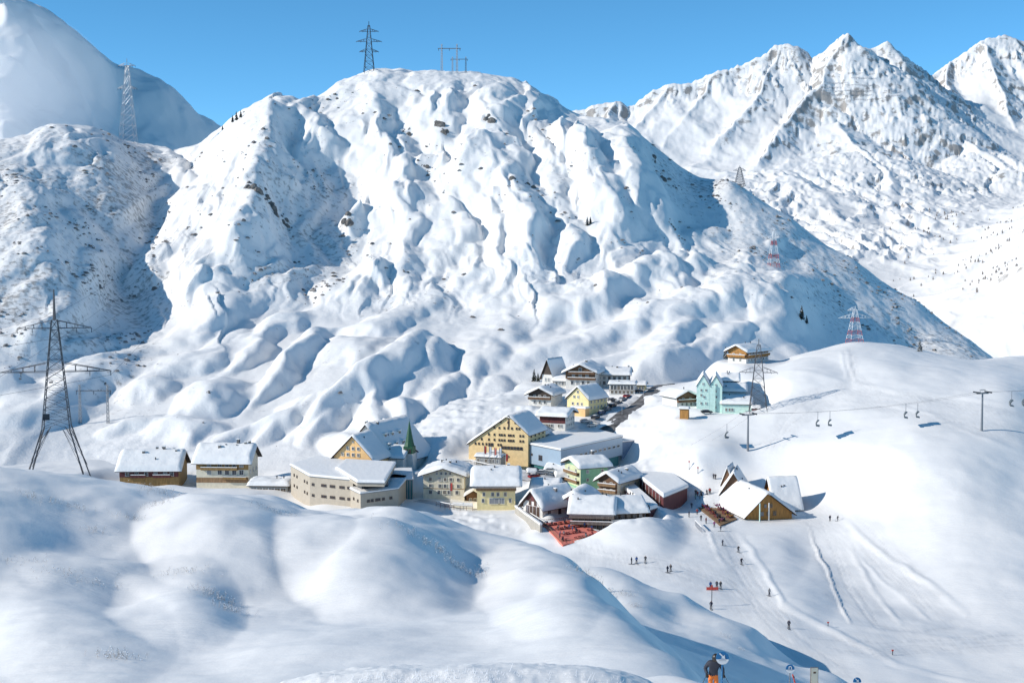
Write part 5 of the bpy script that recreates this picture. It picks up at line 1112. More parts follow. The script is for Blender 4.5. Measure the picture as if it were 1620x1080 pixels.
def ski_mesh():
    if 'skis' not in CACHE:
        b = MB(); b.mat('metal_dark'); b.box(-.05, .05, -.95, .75, 0, .03); b.add([(-.05, -.95, 0), (.05, -.95, 0), (.03, -1.12, .1), (-.03, -1.12, .1)], [(0, 1, 2, 3)]); CACHE['skis'] = b.mesh('ski')
        b = MB(); b.mat('metal_grey'); b.bar((0, 0, 1.0), (0, .35, 0), .018, 4); CACHE['pole'] = b.mesh('ski_pole')
    return CACHE['skis'], CACHE['pole']
def person(px, py, pose, ci, rz, label, group=None, skis=False, p=None, scale=1.0):
    p = p or on_valley(px, py)
    t = thing('person', label, 'person', p, R(rz), group); t.scale = (scale,) * 3
    put('body', body_mesh(pose, ci), t, (0, 0, .03 if skis else 0))
    if skis:
        s_, po = ski_mesh()
        for sx in (-.14, .14): put('ski', s_, t, (sx, 0, 0))
        for sx in (-.34, .34): put('ski_pole', po, t, (sx, -.3, .02))
    return t
RUN = [(1143,863,'ski',0,100,'skier in dark clothes gliding down below the lodge terrace'),(1168,873,'ski',3,20,'skier in grey jacket right of the dark one below the lodge'),(1173,893,'ski',0,10,'dark skier third down the run beside the snow bank'),
 (1217,943,'stand',6,30,'grey-clad skier standing on the right bank of the run'),(1248,994,'stand',0,0,'lone dark skier at the edge of the big shadow'),
 (1056,906,'stand',0,40,'left one of the pair of skiers stopped mid slope'),(1061,904,'stand',3,-40,'right one of the pair of skiers stopped mid slope'),
 (999,893,'stand',0,60,'leftmost of three skiers under the restaurant slope'),(1007,892,'stand',2,20,'middle one of three skiers under the restaurant slope'),(1021,890,'stand',3,0,'rightmost of three skiers under the restaurant slope'),
 (1124,932,'stand',2,20,'skier in blue jacket beside the orange banner'),(1134,931,'stand',0,-30,'dark skier in the middle of the group by the banner'),(1140,931,'stand',3,10,'tall dark skier right of the group by the banner'),
 (1313,824,'stand',0,20,'left skier of the pair right of the lodge shadow'),(1325,824,'ski',3,60,'right skier of the pair right of the lodge shadow'),
 (1129,759,'stand',0,0,'left one of two walkers behind the lodge gable'),(1132,759,'stand',3,30,'right one of two walkers behind the lodge gable'),(1094,804,'stand',0,0,'dark figure at the left edge of the lodge crowd'),(1090,818,'stand',0,60,'stout dark figure standing alone left of the terrace'),
 (1103,814,'stand',1,0,'figure in red jacket left of the terrace tables'),(1109,824,'stand',3,0,'dark figure by the terrace corner'),(1117,828,'stand',1,50,'red-jacketed skier below the terrace'),(1130,834,'stand',7,0,'skier in plum jacket below the terrace'),(1138,829,'stand',0,0,'dark skier next to the plum jacket below the terrace'),(1140,840,'ski',0,80,'skier setting off just below the terrace'),
 (1125,963,'stand',0,0,'dark skier standing by the red and white slalom pole')]
for q in RUN: person(*q, skis=q[2] == 'ski' or q[1] > 850, scale=1.1)
# lodge terrace: plank deck, tables with benches, guests
def on_plane(px, py, z):
    return P(px, py, z / tan_of(px, py))
zd = P(1130, 815, 408).z + .35
dk = [on_plane(1098, 797, zd), on_plane(1122, 783, zd), on_plane(1166, 820, zd), on_plane(1140, 830, zd)]
t = thing('lodge_terrace', 'brown wooden terrace crowded with guests left of the lodge', 'terrace', dk[0])
cx = sum(q.x for q in dk)/4; cy = sum(q.y for q in dk)/4
fr = [(q.x - dk[0].x, q.y - dk[0].y) for q in dk]
b = MB(); b.mat('wood_brown'); b.prism([fr[3], fr[2], fr[1], fr[0]], -4, zd - dk[0].z - .1); b.build('base', t)
npl = 26
for i in range(npl):
    f0, f1 = i/npl + .003, (i + 1)/npl - .003
    L0 = lambda f: (fr[0][0] + (fr[3][0] - fr[0][0])*f, fr[0][1] + (fr[3][1] - fr[0][1])*f); L1 = lambda f: (fr[1][0] + (fr[2][0] - fr[1][0])*f, fr[1][1] + (fr[2][1] - fr[1][1])*f)
    b = MB(); b.mat('wood_tan'); b.prism([L0(f1), L1(f1), L1(f0), L0(f0)], zd - dk[0].z - .09, zd - dk[0].z); b.build('plank', t)
def table_set(p, rz, label, group, top='wood_tan', cloth=None):
    t = thing('terrace_table', label, 'table', p, R(rz), group)
    b = MB(); b.mat(cloth or top); b.box(-.9, .9, -.38, .38, .7, .77); b.build('tabletop', t)
    for sx in (-.7, .7): b = MB(); b.mat(top); b.box(sx - .06, sx + .06, -.3, .3, 0, .7); b.build('leg', t)
    for sy in (-.72, .72):
        t2 = thing('bench', 'bench drawn up to ' + label, 'bench', Vector(p) + Matrix.Rotation(R(rz), 3, 'Z') @ Vector((0, sy, 0)), R(rz), group + ' benches')
        b = MB(); b.mat(cloth or top); b.box(-.9, .9, -.16, .16, .42, .48); b.build('seat', t2)
        for sx in (-.7, .7): b = MB(); b.mat(top); b.box(sx - .05, sx + .05, -.14, .14, 0, .42); b.build('leg', t2)
def quad_pt(f, g): 
    a = dk[0].lerp(dk[3], f); c = dk[1].lerp(dk[2], f); q = a.lerp(c, g); q.z = zd; return q
for i in range(6):
    for j in range(2):
        q = quad_pt(.12 + i*.155, .25 + j*.5); table_set(q, 25, 'brown wooden table on the crowded lodge terrace', 'lodge terrace tables', 'wood_red')
        for m_ in range(4):
            sx = (-.45, .4)[m_ % 2]; sy = (-.72, .72)[m_//2]
            if rnd.random() < .8:
                v = Matrix.Rotation(R(25), 3, 'Z') @ Vector((sx, sy + (-.1 if sy < 0 else .1), 0)); person(0, 0, 'sit', rnd.choice([0, 1, 1, 3, 7, 4]), 25 + (180 if sy < 0 else 0), 'guest sitting at a table on the crowded lodge terrace', 'guests on the lodge terrace', p=q + v)
for i in range(13):
    px_ = 1096 + rnd.random()*32; py_ = 782 + rnd.random()*10 - (px_ - 1096)*.15
    person(px_, py_, 'stand', rnd.choice([0, 0, 3, 1, 5, 6]), rnd.random()*360, 'skier standing in the crowd above the lodge terrace', 'crowd above the lodge terrace')
# red terrace in front of the restaurant
zr_ = P(900, 842, 387).z + .35
rk = [on_plane(*q, zr_) for q in ((857, 827), (905, 822), (962, 848), (890, 861))]
t = thing('red_terrace', 'red floored sun terrace in front of the dark restaurant', 'terrace', rk[0]); fr = [(q.x - rk[0].x, q.y - rk[0].y) for q in rk]
b = MB(); b.mat('red_floor'); b.prism([fr[3], fr[2], fr[1], fr[0]], -4, zr_ - rk[0].z); b.build('floor', t)
for i in range(4):
    a, c = fr[i], fr[(i + 1) % 4]
    if i == 1: continue
    b = MB(); b.mat('wood_tan')
    n = 14
    for j in range(n + 1): x = a[0] + (c[0] - a[0])*j/n; y = a[1] + (c[1] - a[1])*j/n; b.bar((x, y, zr_ - rk[0].z), (x, y, zr_ - rk[0].z + 1), .05, 4)
    b.bar((a[0], a[1], zr_ - rk[0].z + 1), (c[0], c[1], zr_ - rk[0].z + 1), .05, 4); b.build('railing', t)
for i in range(6):
    for j in range(4):
        a = rk[0].lerp(rk[3], .14 + j*.24); c = rk[1].lerp(rk[2], .14 + j*.24); q = a.lerp(c, .1 + i*.16); q.z = zr_
        if rnd.random() < .15: continue
        table_set(q, rnd.uniform(10, 40), 'red-topped table on the red sun terrace', 'red terrace tables', 'wood_red', 'red_cloth')
        for m_ in range(2):
            if rnd.random() < .45: person(0, 0, 'sit', rnd.choice([0, 3, 6, 1]), 25 + 180*m_, 'guest sitting on the red sun terrace', 'guests on the red terrace', p=q + Vector((rnd.uniform(-.4, .4), (-.8, .8)[m_], 0)))
for i in range(9):
    a = rk[0].lerp(rk[3], rnd.random()*.9 + .05); c = rk[1].lerp(rk[2], rnd.random()*.9 + .05); q = a.lerp(c, rnd.random()); q.z = zr_
    person(0, 0, 'stand', rnd.choice([0, 3, 2]), rnd.random()*360, 'person standing on the red sun terrace', 'people standing on the red terrace', p=q)
# banner and slalom pole near the group
p = on_valley(1127, 934); b = MB(); b.mat('paint_red'); b.box(-1.4, 1.4, -.04, .04, .1, .8); b.bar((-1.4, 0, 0), (-1.4, 0, 1), .04); b.bar((1.4, 0, 0), (1.4, 0, 1), .04); tag(b.build('banner', loc=p), 'low orange red banner stretched on the snow among the skiers', 'banner')
for px_, pb_, pt_, lab in ((1126, 958, 925, 'tall dark slalom pole with red top beside the banner group'), (1202, 1042, 1028, 'short dark marker pole in the big shadow'), (1310, 990, 983, 'tiny marker pole at the junction of the snow banks'), (1412, 1035, 1027, 'marker pole on the lower right bank'), (1090, 745, 728, 'marker pole left of the lodge gable'), (1104, 752, 738, 'marker pole between the lodge and the red shed')):
    p = on_valley(px_, pb_); pole(px_, pb_, pt_, p.y, lab, r=.09)
# foreground skier, seen from behind
FS = {k: v for k, v in STAND.items()}
FS.update(pelvis=(0, 0, .93, (.18, .14)), waist=(.0, -.02, 1.1, (.175, .14)), chest=(.03, -.1, 1.36, (.205, .15)), neck=(.05, -.16, 1.53, .075), head=(.06, -.2, 1.62, .12), crown=(.06, -.2, 1.73, .115), shl=(-.19, -.08, 1.43, .105), ell=(-.33, .02, 1.18, .085), hal=(-.27, -.2, 1.0, .06), shr=(.24, -.1, 1.42, .105), elr=(.36, -.08, 1.18, .085), har=(.36, -.3, 1.02, .06))
me = skin_body(FS, EDG, 2); me.materials.clear()
plain('jacket_front', (.030, .034, .050), .75); plain('trousers_front', (.80, .20, .03), .7); plain('helmet', (.03, .025, .022), .35)
for n_ in ('jacket_front', 'trousers_front', 'helmet', 'rubber'): me.materials.append(MATS[n_])
for f in me.polygons: z = f.center.z; f.material_index = 2 if z > 1.56 else (0 if z > .92 else (1 if z > .16 else 3)); f.use_smooth = True
YS = 52.0; p = P(1128, 1106, YS); p.z = float(foreground(p.x, p.y))
kk = (P(1128, 1031, YS).z - p.z) / 1.83
t = thing('person', 'skier in dark jacket, orange trousers and dark helmet at the bottom edge', 'person', p, R(0)); t.scale = (kk,)*3
put('body', me, t)
b = MB(); b.mat('helmet'); b.lathe([(.02, 1.50), (.12, 1.54), (.145, 1.62), (.145, 1.70), (.12, 1.78), (.06, 1.83), (.01, 1.84)], 16, .06, -.2); b.build('helmet', t, smooth=True)
b = MB(); b.mat('rubber'); b.bar((-.09, -.2, 1.685), (.21, -.2, 1.685), .148, 16) if 0 else b.lathe([(.149, 1.65), (.149, 1.70)], 16, .06, -.2); b.build('goggle_strap', t)
for hx, hy, hz in ((-.27, -.2, 1.0), (.36, -.3, 1.02)):
    g = dict(pelvis=(hx, hy, hz + .05, .05), palm=(hx, hy - .04, hz - .05, .052), i1=(hx - .03, hy - .09, hz - .07, .022), i2=(hx - .03, hy - .06, hz - .12, .02), m1=(hx - .005, hy - .095, hz - .08, .022), m2=(hx - .005, hy - .06, hz - .13, .02), r1=(hx + .02, hy - .09, hz - .08, .02), r2=(hx + .02, hy - .06, hz - .12, .018), l1=(hx + .042, hy - .075, hz - .07, .018), l2=(hx + .042, hy - .05, hz - .11, .016), th=(hx - .06, hy - .02, hz - .05, .02), th2=(hx - .05, hy - .06, hz - .09, .018))
    gm = skin_body(g, [('pelvis', 'palm'), ('palm', 'i1'), ('i1', 'i2'), ('palm', 'm1'), ('m1', 'm2'), ('palm', 'r1'), ('r1', 'r2'), ('palm', 'l1'), ('l1', 'l2'), ('pelvis', 'th'), ('th', 'th2')]); gm.materials.append(MATS['rubber']); put('glove', gm, t)
for hx, hy, hz, ex, ey in ((-.27, -.25, .95, -.62, .25), (.36, -.35, .97, .92, .1)):
    b = MB(); b.mat('metal_dark'); b.bar((hx, hy, hz + .1), (ex, ey, .0), .011, 6); b.bar((hx, hy, hz + .12), (hx, hy, hz - .05), .02, 6); b.disc((ex*.93 + hx*.07, ey*.93 + hy*.07, .08), (ex - hx, ey - hy, -hz), .05, .01, 10)
    o = b.build('ski_pole', t)
for sx in (-.14, .14):
    b = MB(); b.mat('sign_blue'); b.box(sx - .05, sx + .05, -1.0, .75, .0, .03); b.build('ski', t)
# piste signs
def sign(px, py, Y, dpx, label, mark, post='metal_grey', ground=foreground):
    p = P(px, py, Y); zc = p.z; g = float(ground(p.x, p.y)); r = dpx * Y / FPX / 2
    t = thing('piste_sign', label, 'sign', (p.x, p.y, g)); z = zc - g
    b = MB(); b.mat('sign_blue'); b.disc((0, 0, z), (0, 1, 0), r, .03, 32); b.build('disc', t)
    b = MB(); b.mat('paint_white'); n = 14; pts = [(r*math.cos(math.pi + math.pi*(.06 + .88*i/n)), r*math.sin(math.pi + math.pi*(.06 + .88*i/n))) for i in range(n + 1)]
    vs = [(x, -.02, z + y) for x, y in pts] + [(x, -.024, z + y) for x, y in pts]; b.add(vs, [tuple(range(n + 1)), tuple(range(2*n + 1, n, -1))] + [(i, i + 1, n + 2 + i, n + 1 + i) for i in range(n)]); b.build('white_field', t)
    b = MB(); b.mat('paint_white')
    if mark == 'arrow':
        a = R(-45); pl = [(-.75, .11), (.05, .11), (.05, .42), (.62, 0), (.05, -.42), (.05, -.11), (-.75, -.11)]
        q = [((x*math.cos(a) - y*math.sin(a))*r*.9, (x*math.sin(a) + y*math.cos(a))*r*.9 + .28*r) for x, y in pl]
    else:
        q = []
        n2 = 12
        for i in range(n2 + 1): a = math.pi*i/n2; q.append((.38*r*math.cos(a), .38*r*math.sin(a) + .3*r))
        q += [(-.38*r, -.1*r), (-.2*r, -.1*r), (-.2*r, .22*r)] + [(.2*r*math.cos(math.pi*(1 - i/8)), .2*r*math.sin(math.pi*(1 - i/8)) + .28*r) for i in range(9)] + [(.2*r, -.1*r), (.38*r, -.1*r)]
    n = len(q); b.add([(x, -.026, z + y) for x, y in q] + [(x, -.03, z + y) for x, y in q], [tuple(range(n)), tuple(range(2*n - 1, n - 1, -1))] + [(i, (i + 1) % n, n + (i + 1) % n, n + i) for i in range(n)]); b.build('arrow' if mark == 'arrow' else 'symbol', t)
    for i in range(7):
        b = MB(); b.mat('metal_light'); b.box(-r*.55 + i*r*.16, -r*.55 + i*r*.16 + r*.1, -.0275, -.0245, z - r*.42, z - r*.3); b.build('lettering', t)
    b = MB(); b.mat(post); b.bar((0, .05, -.3), (0, .05, z - r*.6), .025, 8); b.build('post', t)
sign(1143, 1040, 46, 21, 'round blue sign with white diagonal arrow right in front of the skier', 'arrow', 'sign_blue')
sign(1250, 1057, 58, 14, 'smaller round blue and white sign right of the skier', 'arch')
sign(1356, 1077, 60, 13, 'blue arrow sign just peeking over the bottom edge', 'arrow')
p = P(1288, 1080, 50); g = float(foreground(p.x, p.y)); zt = P(1288, 1055, 50).z - g
b = MB(); b.mat('wood_grey'); b.box(-.15, .15, -.03, .03, -.2, zt); b.mat('plaster_cream'); b.box(-.13, .13, -.036, -.03, zt*.3, zt*.99); b.mat('wood_brown'); b.box(-.05, .05, -.04, -.036, zt*.8, zt*.86); tag(b.build('board_post', loc=(p.x, p.y, g), rz=R(6)), 'narrow weathered wooden board post at the bottom edge', 'post')
p = P(1260, 1085, 52); g = float(foreground(p.x, p.y)); zt = P(1256, 1066, 52).z - g
b = MB(); b.mat('paint_red'); b.bar((0, 0, -.2), (-.16, 0, zt), .03, 6); b.mat('metal_dark'); b.bar((-.1, 0, zt*.6), (-.13, 0, zt*.8), .036, 6); tag(b.build('leaning_pole', loc=(p.x, p.y, g)), 'leaning red pole between sign and board post', 'pole')
# ------------------------------------------------------------------ near snow bank, shrubs, trees
BANKC = [(380, 1165), (440, 1124), (500, 1106), (560, 1098), (620, 1092), (700, 1090), (780, 1089), (860, 1089), (930, 1093), (985, 1102), (1030, 1118), (1090, 1165)]
def bank(X, Y):
    U = CX + FPX * X / Y
    c = np.interp(U, [q[0] for q in BANKC], [q[1] for q in BANKC]); t = (HORIZON - c) / FPX
    Z = t * 30.0 - ((Y - 30.0) ** 2) * .012 - np.maximum(0, Y - 31) * .22
    return Z + fbm(X / 1.6, Y / 1.6, 201, 4) * .06 + fbm(X / .3, Y / .3, 207, 2) * .015
near_bank = grid_mesh('near_snow_bank', useq(360, 1110, 420), np.linspace(20, 37, 90), bank, M_FG)
def shrub(name, pts_fn, n, h, spread, label, cat='shrub', group='frosted shrubs poking out of the snow', seed=0, frost=.5, thick=.012):
    """bare frosted twigs: branching sticks plus small rime clumps"""
    r_ = random.Random(seed); base = pts_fn; t = thing(name, label, cat, base, 0, group)
    tw = MB(); tw.mat('twig'); fr = MB(); fr.mat('frost')
    gf = foreground if base.y < 320 else (valley if base.y < 470 else main_hill)
    X = np.array([r_.gauss(0, spread) for _ in range(n)]); Yy = np.array([r_.gauss(0, spread*.8) for _ in range(n)])
    Zz = gf(base.x + X, base.y + Yy) - base.z
    for i in range(n):
        o = Vector((X[i], Yy[i], Zz[i] - .05)); hh = h*r_.uniform(.35, 1.0); a = r_.uniform(0, 6.28); lean = r_.uniform(.1, .8)
        tip = o + Vector((math.cos(a)*lean*hh, math.sin(a)*lean*hh, hh)); tw.bar(o, tip, thick, 3, thick*.4)
        for k in range(r_.randint(2, 4)):
            f = r_.uniform(.35, .95); q = o.lerp(tip, f); a2 = r_.uniform(0, 6.28); l2 = hh*r_.uniform(.2, .45); e = q + Vector((math.cos(a2)*l2*.8, math.sin(a2)*l2*.8, l2*.6)); tw.bar(q, e, thick*.6, 3, thick*.3)
            if r_.random() < frost:
                s_ = thick*r_.uniform(2, 5); c = e; fr.add([c + Vector(v)*s_ for v in ((1, 0, 0), (-1, 0, 0), (0, 1, 0), (0, -1, 0), (0, 0, 1), (0, 0, -.7))], [(0, 2, 4), (2, 1, 4), (1, 3, 4), (3, 0, 4), (2, 0, 5), (1, 2, 5), (3, 1, 5), (0, 3, 5)])
    tw.build('twigs', t, recalc=False)['kind'] = 'stuff'; fr.build('rime', t, recalc=False)['kind'] = 'stuff'
for i, (px, py, n, h, sp, lab) in enumerate([(690, 868, 120, .9, 2.6, 'large frosted shrub patch on the steep edge of the middle mound'), (735, 905, 60, .9, 1.3, 'dark twiggy shrub hanging into the shadow right of the middle mound'), (342, 945, 70, .8, 1.2, 'frosted shrub on the lee side of the left mound'), (356, 962, 40, .7, .8, 'small shrub just below the left mound shrub'),
 (185, 1040, 50, .6, .9, 'little grey shrub low on the left slope'), (60, 790, 40, .9, 1.6, 'sparse twigs on the far left shaded slope'), (115, 803, 40, .8, 1.6, 'sparse twigs on the shaded slope below the near pylon'), (245, 778, 60, 1.0, 1.8, 'frosted twigs just below the red apartment house'), (248, 800, 40, .9, 1.2, 'twigs halfway down the shaded slope under the apartments'), (205, 820, 30, .8, 1.0, 'dark tuft in the middle of the shaded slope'), (150, 842, 24, .8, .9, 'small dark tuft low on the shaded slope'),
 (425, 806, 50, .8, 2.0, 'rimed twigs on the crest of the second mound'), (120, 912, 60, .6, 2.0, 'rimed twig line at the foot of the shaded slope'), (290, 905, 50, .6, 1.5, 'rimed twigs on top of the left mound'), (985, 940, 60, .9, 1.4, 'dark shrub on the right brink of the foreground hill'), (1003, 958, 40, .8, .9, 'small dark shrub lower on the right brink'), (930, 880, 50, .9, 1.6, 'frosted shrubs along the upper right brink'), (1150, 1008, 24, .7, .8, 'small dark tuft on the grey right flank'), (1172, 1027, 12, .6, .4, 'tiny dark tuft on the grey right flank'), (20, 890, 40, .6, 1.6, 'rimed twigs at the left edge')]):
    shrub('frosted_shrub', on_fore(px, py), n, h, sp, lab, seed=i + 5)
# frosted grass on the near bank
g_ = MB(); g_.mat('frost'); r_ = random.Random(3)
us = np.array([r_.uniform(450, 1040) if r_.random() < .4 else r_.gauss(660, 70) for _ in range(1500)]); ys = np.array([r_.uniform(27.5, 30.8) for _ in range(1500)]); xs = (us - CX)/FPX*ys; zs = bank(xs, ys)
for x, y, z in zip(xs, ys, zs):
    h = r_.uniform(.02, .08)*(1 if r_.random() < .92 else 2.6); a = r_.uniform(0, 6.28); l = h*r_.uniform(.2, .7); g_.bar((x, y, z - .02), (x + math.cos(a)*l, y + math.sin(a)*l*.6, z + h), .006, 3, .002)
o = g_.build('frosted_grass', recalc=False); tag(o, 'white frosted grass tufts along the near snow bank', 'grass', kind='stuff')
# dwarf pines and boulders breaking through the snow on the hill
def scatter_hill():
    r = np.random.RandomState(5); n = 70000
    u = r.uniform(-100, 1600, n); y = np.exp(r.uniform(math.log(520), math.log(1120), n)); x = (u - CX)/FPX*y
    Z, scrub, face = main_hill(x, y, True)
    e = 2.0; sl = np.hypot(main_hill(x + e, y) - Z, main_hill(x, y + e) - Z)/e
    patch = fbm(x/34, y/50, 301, 4)
    pr = scrub*.42*sstep(.12, .55, patch) + face*.12*sstep(.6, 1.1, sl)*sstep(.1, .5, patch) + .0008
    keep = r.uniform(0, 1, n) < pr
    x, y, Z = x[keep], y[keep], Z[keep]; m_ = len(x)
    vs = []; fs = []; mi = []
    for i in range(m_):
        s_ = (.35 + 1.5*r.uniform(0, 1)**2.5)*(y[i]/800)**.5; nv = len(vs); hh = s_*r.uniform(.35, .8); a0 = r.uniform(0, 6.28)
        for k in range(6): a = a0 + k*1.047; q = s_*r.uniform(.6, 1.1); vs.append((x[i] + math.cos(a)*q*1.3, y[i] + math.sin(a)*q, Z[i] - .2 + r.uniform(0, .25)*s_))
        for k in range(3): a = a0 + k*2.09; q = s_*.5; vs.append((x[i] + math.cos(a)*q, y[i] + math.sin(a)*q, Z[i] + hh*r.uniform(.7, 1.2)))
        for k in range(6):
            fs.append((nv + k, nv + (k + 1) % 6, nv + 6 + (k//2))); mi.append(0)
        for k in range(3): fs.append((nv + (2*k + 2) % 6, nv + 6 + (k + 1) % 3, nv + 6 + k)); mi.append(0)
        fs.append((nv + 6, nv + 7, nv + 8)); mi.append(1)
    me = bpy.data.meshes.new('scrub'); me.from_pydata(vs, [], fs); me.materials.append(MATS['needles2']); me.materials.append(MATS['frost']); me.polygons.foreach_set('material_index', mi); me.update()
    o = put('dwarf_pines', me); tag(o, 'dark dwarf pine scrub dotted over the snowy hillside', 'scrub', kind='stuff'); return m_
plaster('needles2', (.21, .19, .18), .6, .9, .6)
NSCR = scatter_hill(); print('scrub', NSCR)
# spruces loaded with snow
def spruce(p, h, label, seed, snow=.6):
    r_ = random.Random(seed); t = thing('spruce_tree', label, 'tree', p, 0, 'snowy spruces')
    b = MB(); b.mat('wood_dark'); b.bar((0, 0, -.5), (0, 0, h*.95), h*.03, 6, h*.006); b.build('trunk', t)
    c = MB(); n = int(24*max(6, h))
    for i in range(n):
        f = (i + r_.random())/n; z = h*(.08 + .9*f); L = h*.24*(1 - f)**.8*r_.uniform(.6, 1.15) + .1; a = r_.uniform(0, 6.28); wd = L*.38
        d = Vector((math.cos(a), math.sin(a), 0)); s_ = Vector((-d.y, d.x, 0)); o = Vector((0, 0, z)); e = o + d*L + Vector((0, 0, -L*.35)); m1 = o + d*L*.55 + Vector((0, 0, L*.05))
        c.mat('needles'); c.add([o, m1 + s_*wd, e, m1 - s_*wd], [(0, 1, 2), (0, 2, 3)])
        if r_.random() < snow:
            up = Vector((0, 0, .08*L + .05)); c.mat('frost'); c.add([o + d*L*.2 + up, m1 + s_*wd*.75 + up, o + d*L*.92 + Vector((0, 0, -L*.28)) + up, m1 - s_*wd*.75 + up], [(0, 1, 2), (0, 2, 3)])
    c.build('crown', t, recalc=False)
for i, (px, py, h, fn, lab) in enumerate([(1268, 506, 8.5, on_hill, 'snow-laden spruce alone on the slope left of the red and white pylon'), (1276, 512, 5, on_hill, 'short spruce beside the lone snow-laden spruce'), (1455, 556, 5.5, on_valley, 'white frosted spruce on the ridge of the right-hand knoll'),
 (368, 194, 6, on_hill, 'left spruce of the clump on the left shoulder skyline'), (374, 191, 7, on_hill, 'tall middle spruce of the clump on the left shoulder skyline'), (381, 187, 6, on_hill, 'right spruce of the clump on the left shoulder skyline'), (352, 206, 4, on_hill, 'small spruce below the skyline clump'), (929, 357, 6, on_hill, 'dark spruce in the hollow of the sunlit face'), (934, 355, 5, on_hill, 'second dark spruce in the hollow of the sunlit face'),
 (1148, 556, 6, on_valley, 'dark spruce at the left end of the golden chalet'), (845, 604, 6, on_hill, 'dark spruce left of the steep-gabled house'), (851, 606, 5, on_hill, 'smaller spruce next to the steep-gabled house'), (905, 600, 6, on_hill, 'spruce behind the chalet hotel gable')]):
    spruce(fn(px, py), h, lab, i, .45 if i not in (2,) else .95)
# rock outcrops
def outcrop(px, py, wpx, hpx, ang, seed, label):
    q = on_hill(px, py); k = q.y / FPX; r_ = random.Random(seed); t = thing('rock_outcrop', label, 'rock', q, 0, 'rock outcrops on the hill')
    L = wpx*k; hh = hpx*k; n = max(4, int(wpx/2.6))
    for i in range(n):
        f = r_.uniform(-.5, .5); cx = f*L*math.cos(R(ang)) + r_.gauss(0, hh*.5); yy = f*L*math.sin(R(ang))*1.4 + r_.gauss(0, hh*.8)
        g = float(main_hill(q.x + cx, q.y + yy)) - q.z; s_ = hh*(.18 + .75*r_.random()**1.8); b = MB(); b.mat('rock'); vs = []
        for zz, m_ in ((-.9, 1.25), (.1, 1.05), (.7, .7), (1.0, .3)):
            for j in range(7): a = j*.8976; rr = s_*m_*r_.uniform(.7, 1.25); vs.append((cx + math.cos(a)*rr*1.1, yy + math.sin(a)*rr*.8, g + zz*s_))
        fs = [(a*7 + j, a*7 + (j + 1) % 7, a*7 + 7 + (j + 1) % 7, a*7 + 7 + j) for a in range(3) for j in range(7)]
        b.add(vs, fs); b.mat('frost'); b.add([Vector(v) + Vector((0, 0, .04)) for v in vs[21:28]], [tuple(range(7))]); b.build('boulder', t)
for i, q in enumerate([(400,298,34,7,-30,'dark crag at the top of the rocky gully left of centre'),(428,322,30,7,-40,'dark crag in the middle of the rocky gully'),(450,352,30,6,-50,'dark crag at the foot of the rocky gully'),(692,200,10,8,-60,'small cliff below the summit ledge'),(704,210,12,6,-40,'rock step right under the summit cliff'),(775,192,5,9,80,'thin dark rock chimney in the shaded summit wall'),
 (645,206,14,5,40,'grey rock patch on the upper sunlit face'),(556,352,14,6,-50,'rocks on the snowy knob beside the shaded gully'),(545,366,14,6,50,'rocks at the foot of the snowy knob'),(668,262,12,4,-20,'little ledge of rock mid face'),(678,276,10,4,-50,'dark notch under the mid face ledge'),(812,284,12,5,-45,'dark rocks in the rib right of centre'),(840,295,10,4,-20,'small rocks on the fluted rib'),(470,416,10,4,20,'dark boulder in the big shaded slope'),(395,448,12,5,30,'boulders at the lower end of the left buttress'),(1035,250,8,5,-70,'dark rock on the crest of the right shoulder'),(1048,285,9,5,-60,'dark rock lower on the right shoulder'),(1062,356,10,3,0,'dark rocks in the shaded notch'),(640,430,8,3,0,'small rocks low on the fan'),(330,622,7,4,0,'lone boulder among the lower whalebacks'),(250,455,10,4,0,'boulders on the knob left of the buttress'),(160,460,10,4,20,'boulders under the left slope')]): outcrop(*q[:5], i + 60, q[5])
# avalanche barriers on the far face, each along a contour
def far_z(X, Y): return far_peaks(X, Y)[0]
for i, (x0, x1, yy, lab) in enumerate([(1298, 1338, 133, 'topmost of the left column of avalanche fences'), (1298, 1342, 140, 'second of the left column of avalanche fences'), (1296, 1346, 147, 'third of the left column of avalanche fences'), (1300, 1348, 153, 'lowest of the left column of avalanche fences'), (1342, 1386, 117, 'topmost of the middle column of avalanche fences'), (1346, 1386, 126, 'second of the middle column of avalanche fences'), (1338, 1390, 136, 'third of the middle column of avalanche fences'), (1340, 1382, 146, 'fourth of the middle column of avalanche fences'), (1344, 1380, 153, 'fifth of the middle column of avalanche fences'), (1350, 1378, 159, 'lowest of the middle column of avalanche fences'), (1398, 1430, 146, 'upper of the two right-hand avalanche fences'), (1402, 1432, 153, 'lower of the two right-hand avalanche fences')]):
    n = 10; c = hit((x0 + x1)/2, yy, far_z, 3300, 5200, 700); ysc = np.linspace(c.y - 160, c.y + 160, 161); pts = []
    for k in range(n + 1):
        x = c.x + (x1 - x0)*(k/n - .5)*c.y/FPX; zz = far_z(np.full(161, x), ysc); j = int(np.argmin(np.abs(zz - c.z) + np.abs(ysc - c.y)*.15)); pts.append(Vector((x, ysc[j], zz[j])))
    pts = [pts[0]] + [(pts[j - 1] + pts[j] + pts[j + 1])/3 for j in range(1, n)] + [pts[-1]]; o = pts[0]; b = MB(); b.mat('metal_light')
    for k in range(n):
        a, d = pts[k] - o, pts[k + 1] - o
        for hz in (1.2, 3.4): b.bar(a + Vector((0, 0, hz)), d + Vector((0, 0, hz)), .4, 4)
        b.bar(a + Vector((0, 0, -3)), a + Vector((0, 0, 4.4)), .45, 4); b.bar(a + Vector((0, 3, -3)), a + Vector((0, 0, 3)), .4, 4)
    tag(b.build('avalanche_fence', loc=o), lab + ' on the far peak', 'fence', 'avalanche fences on the far peak')
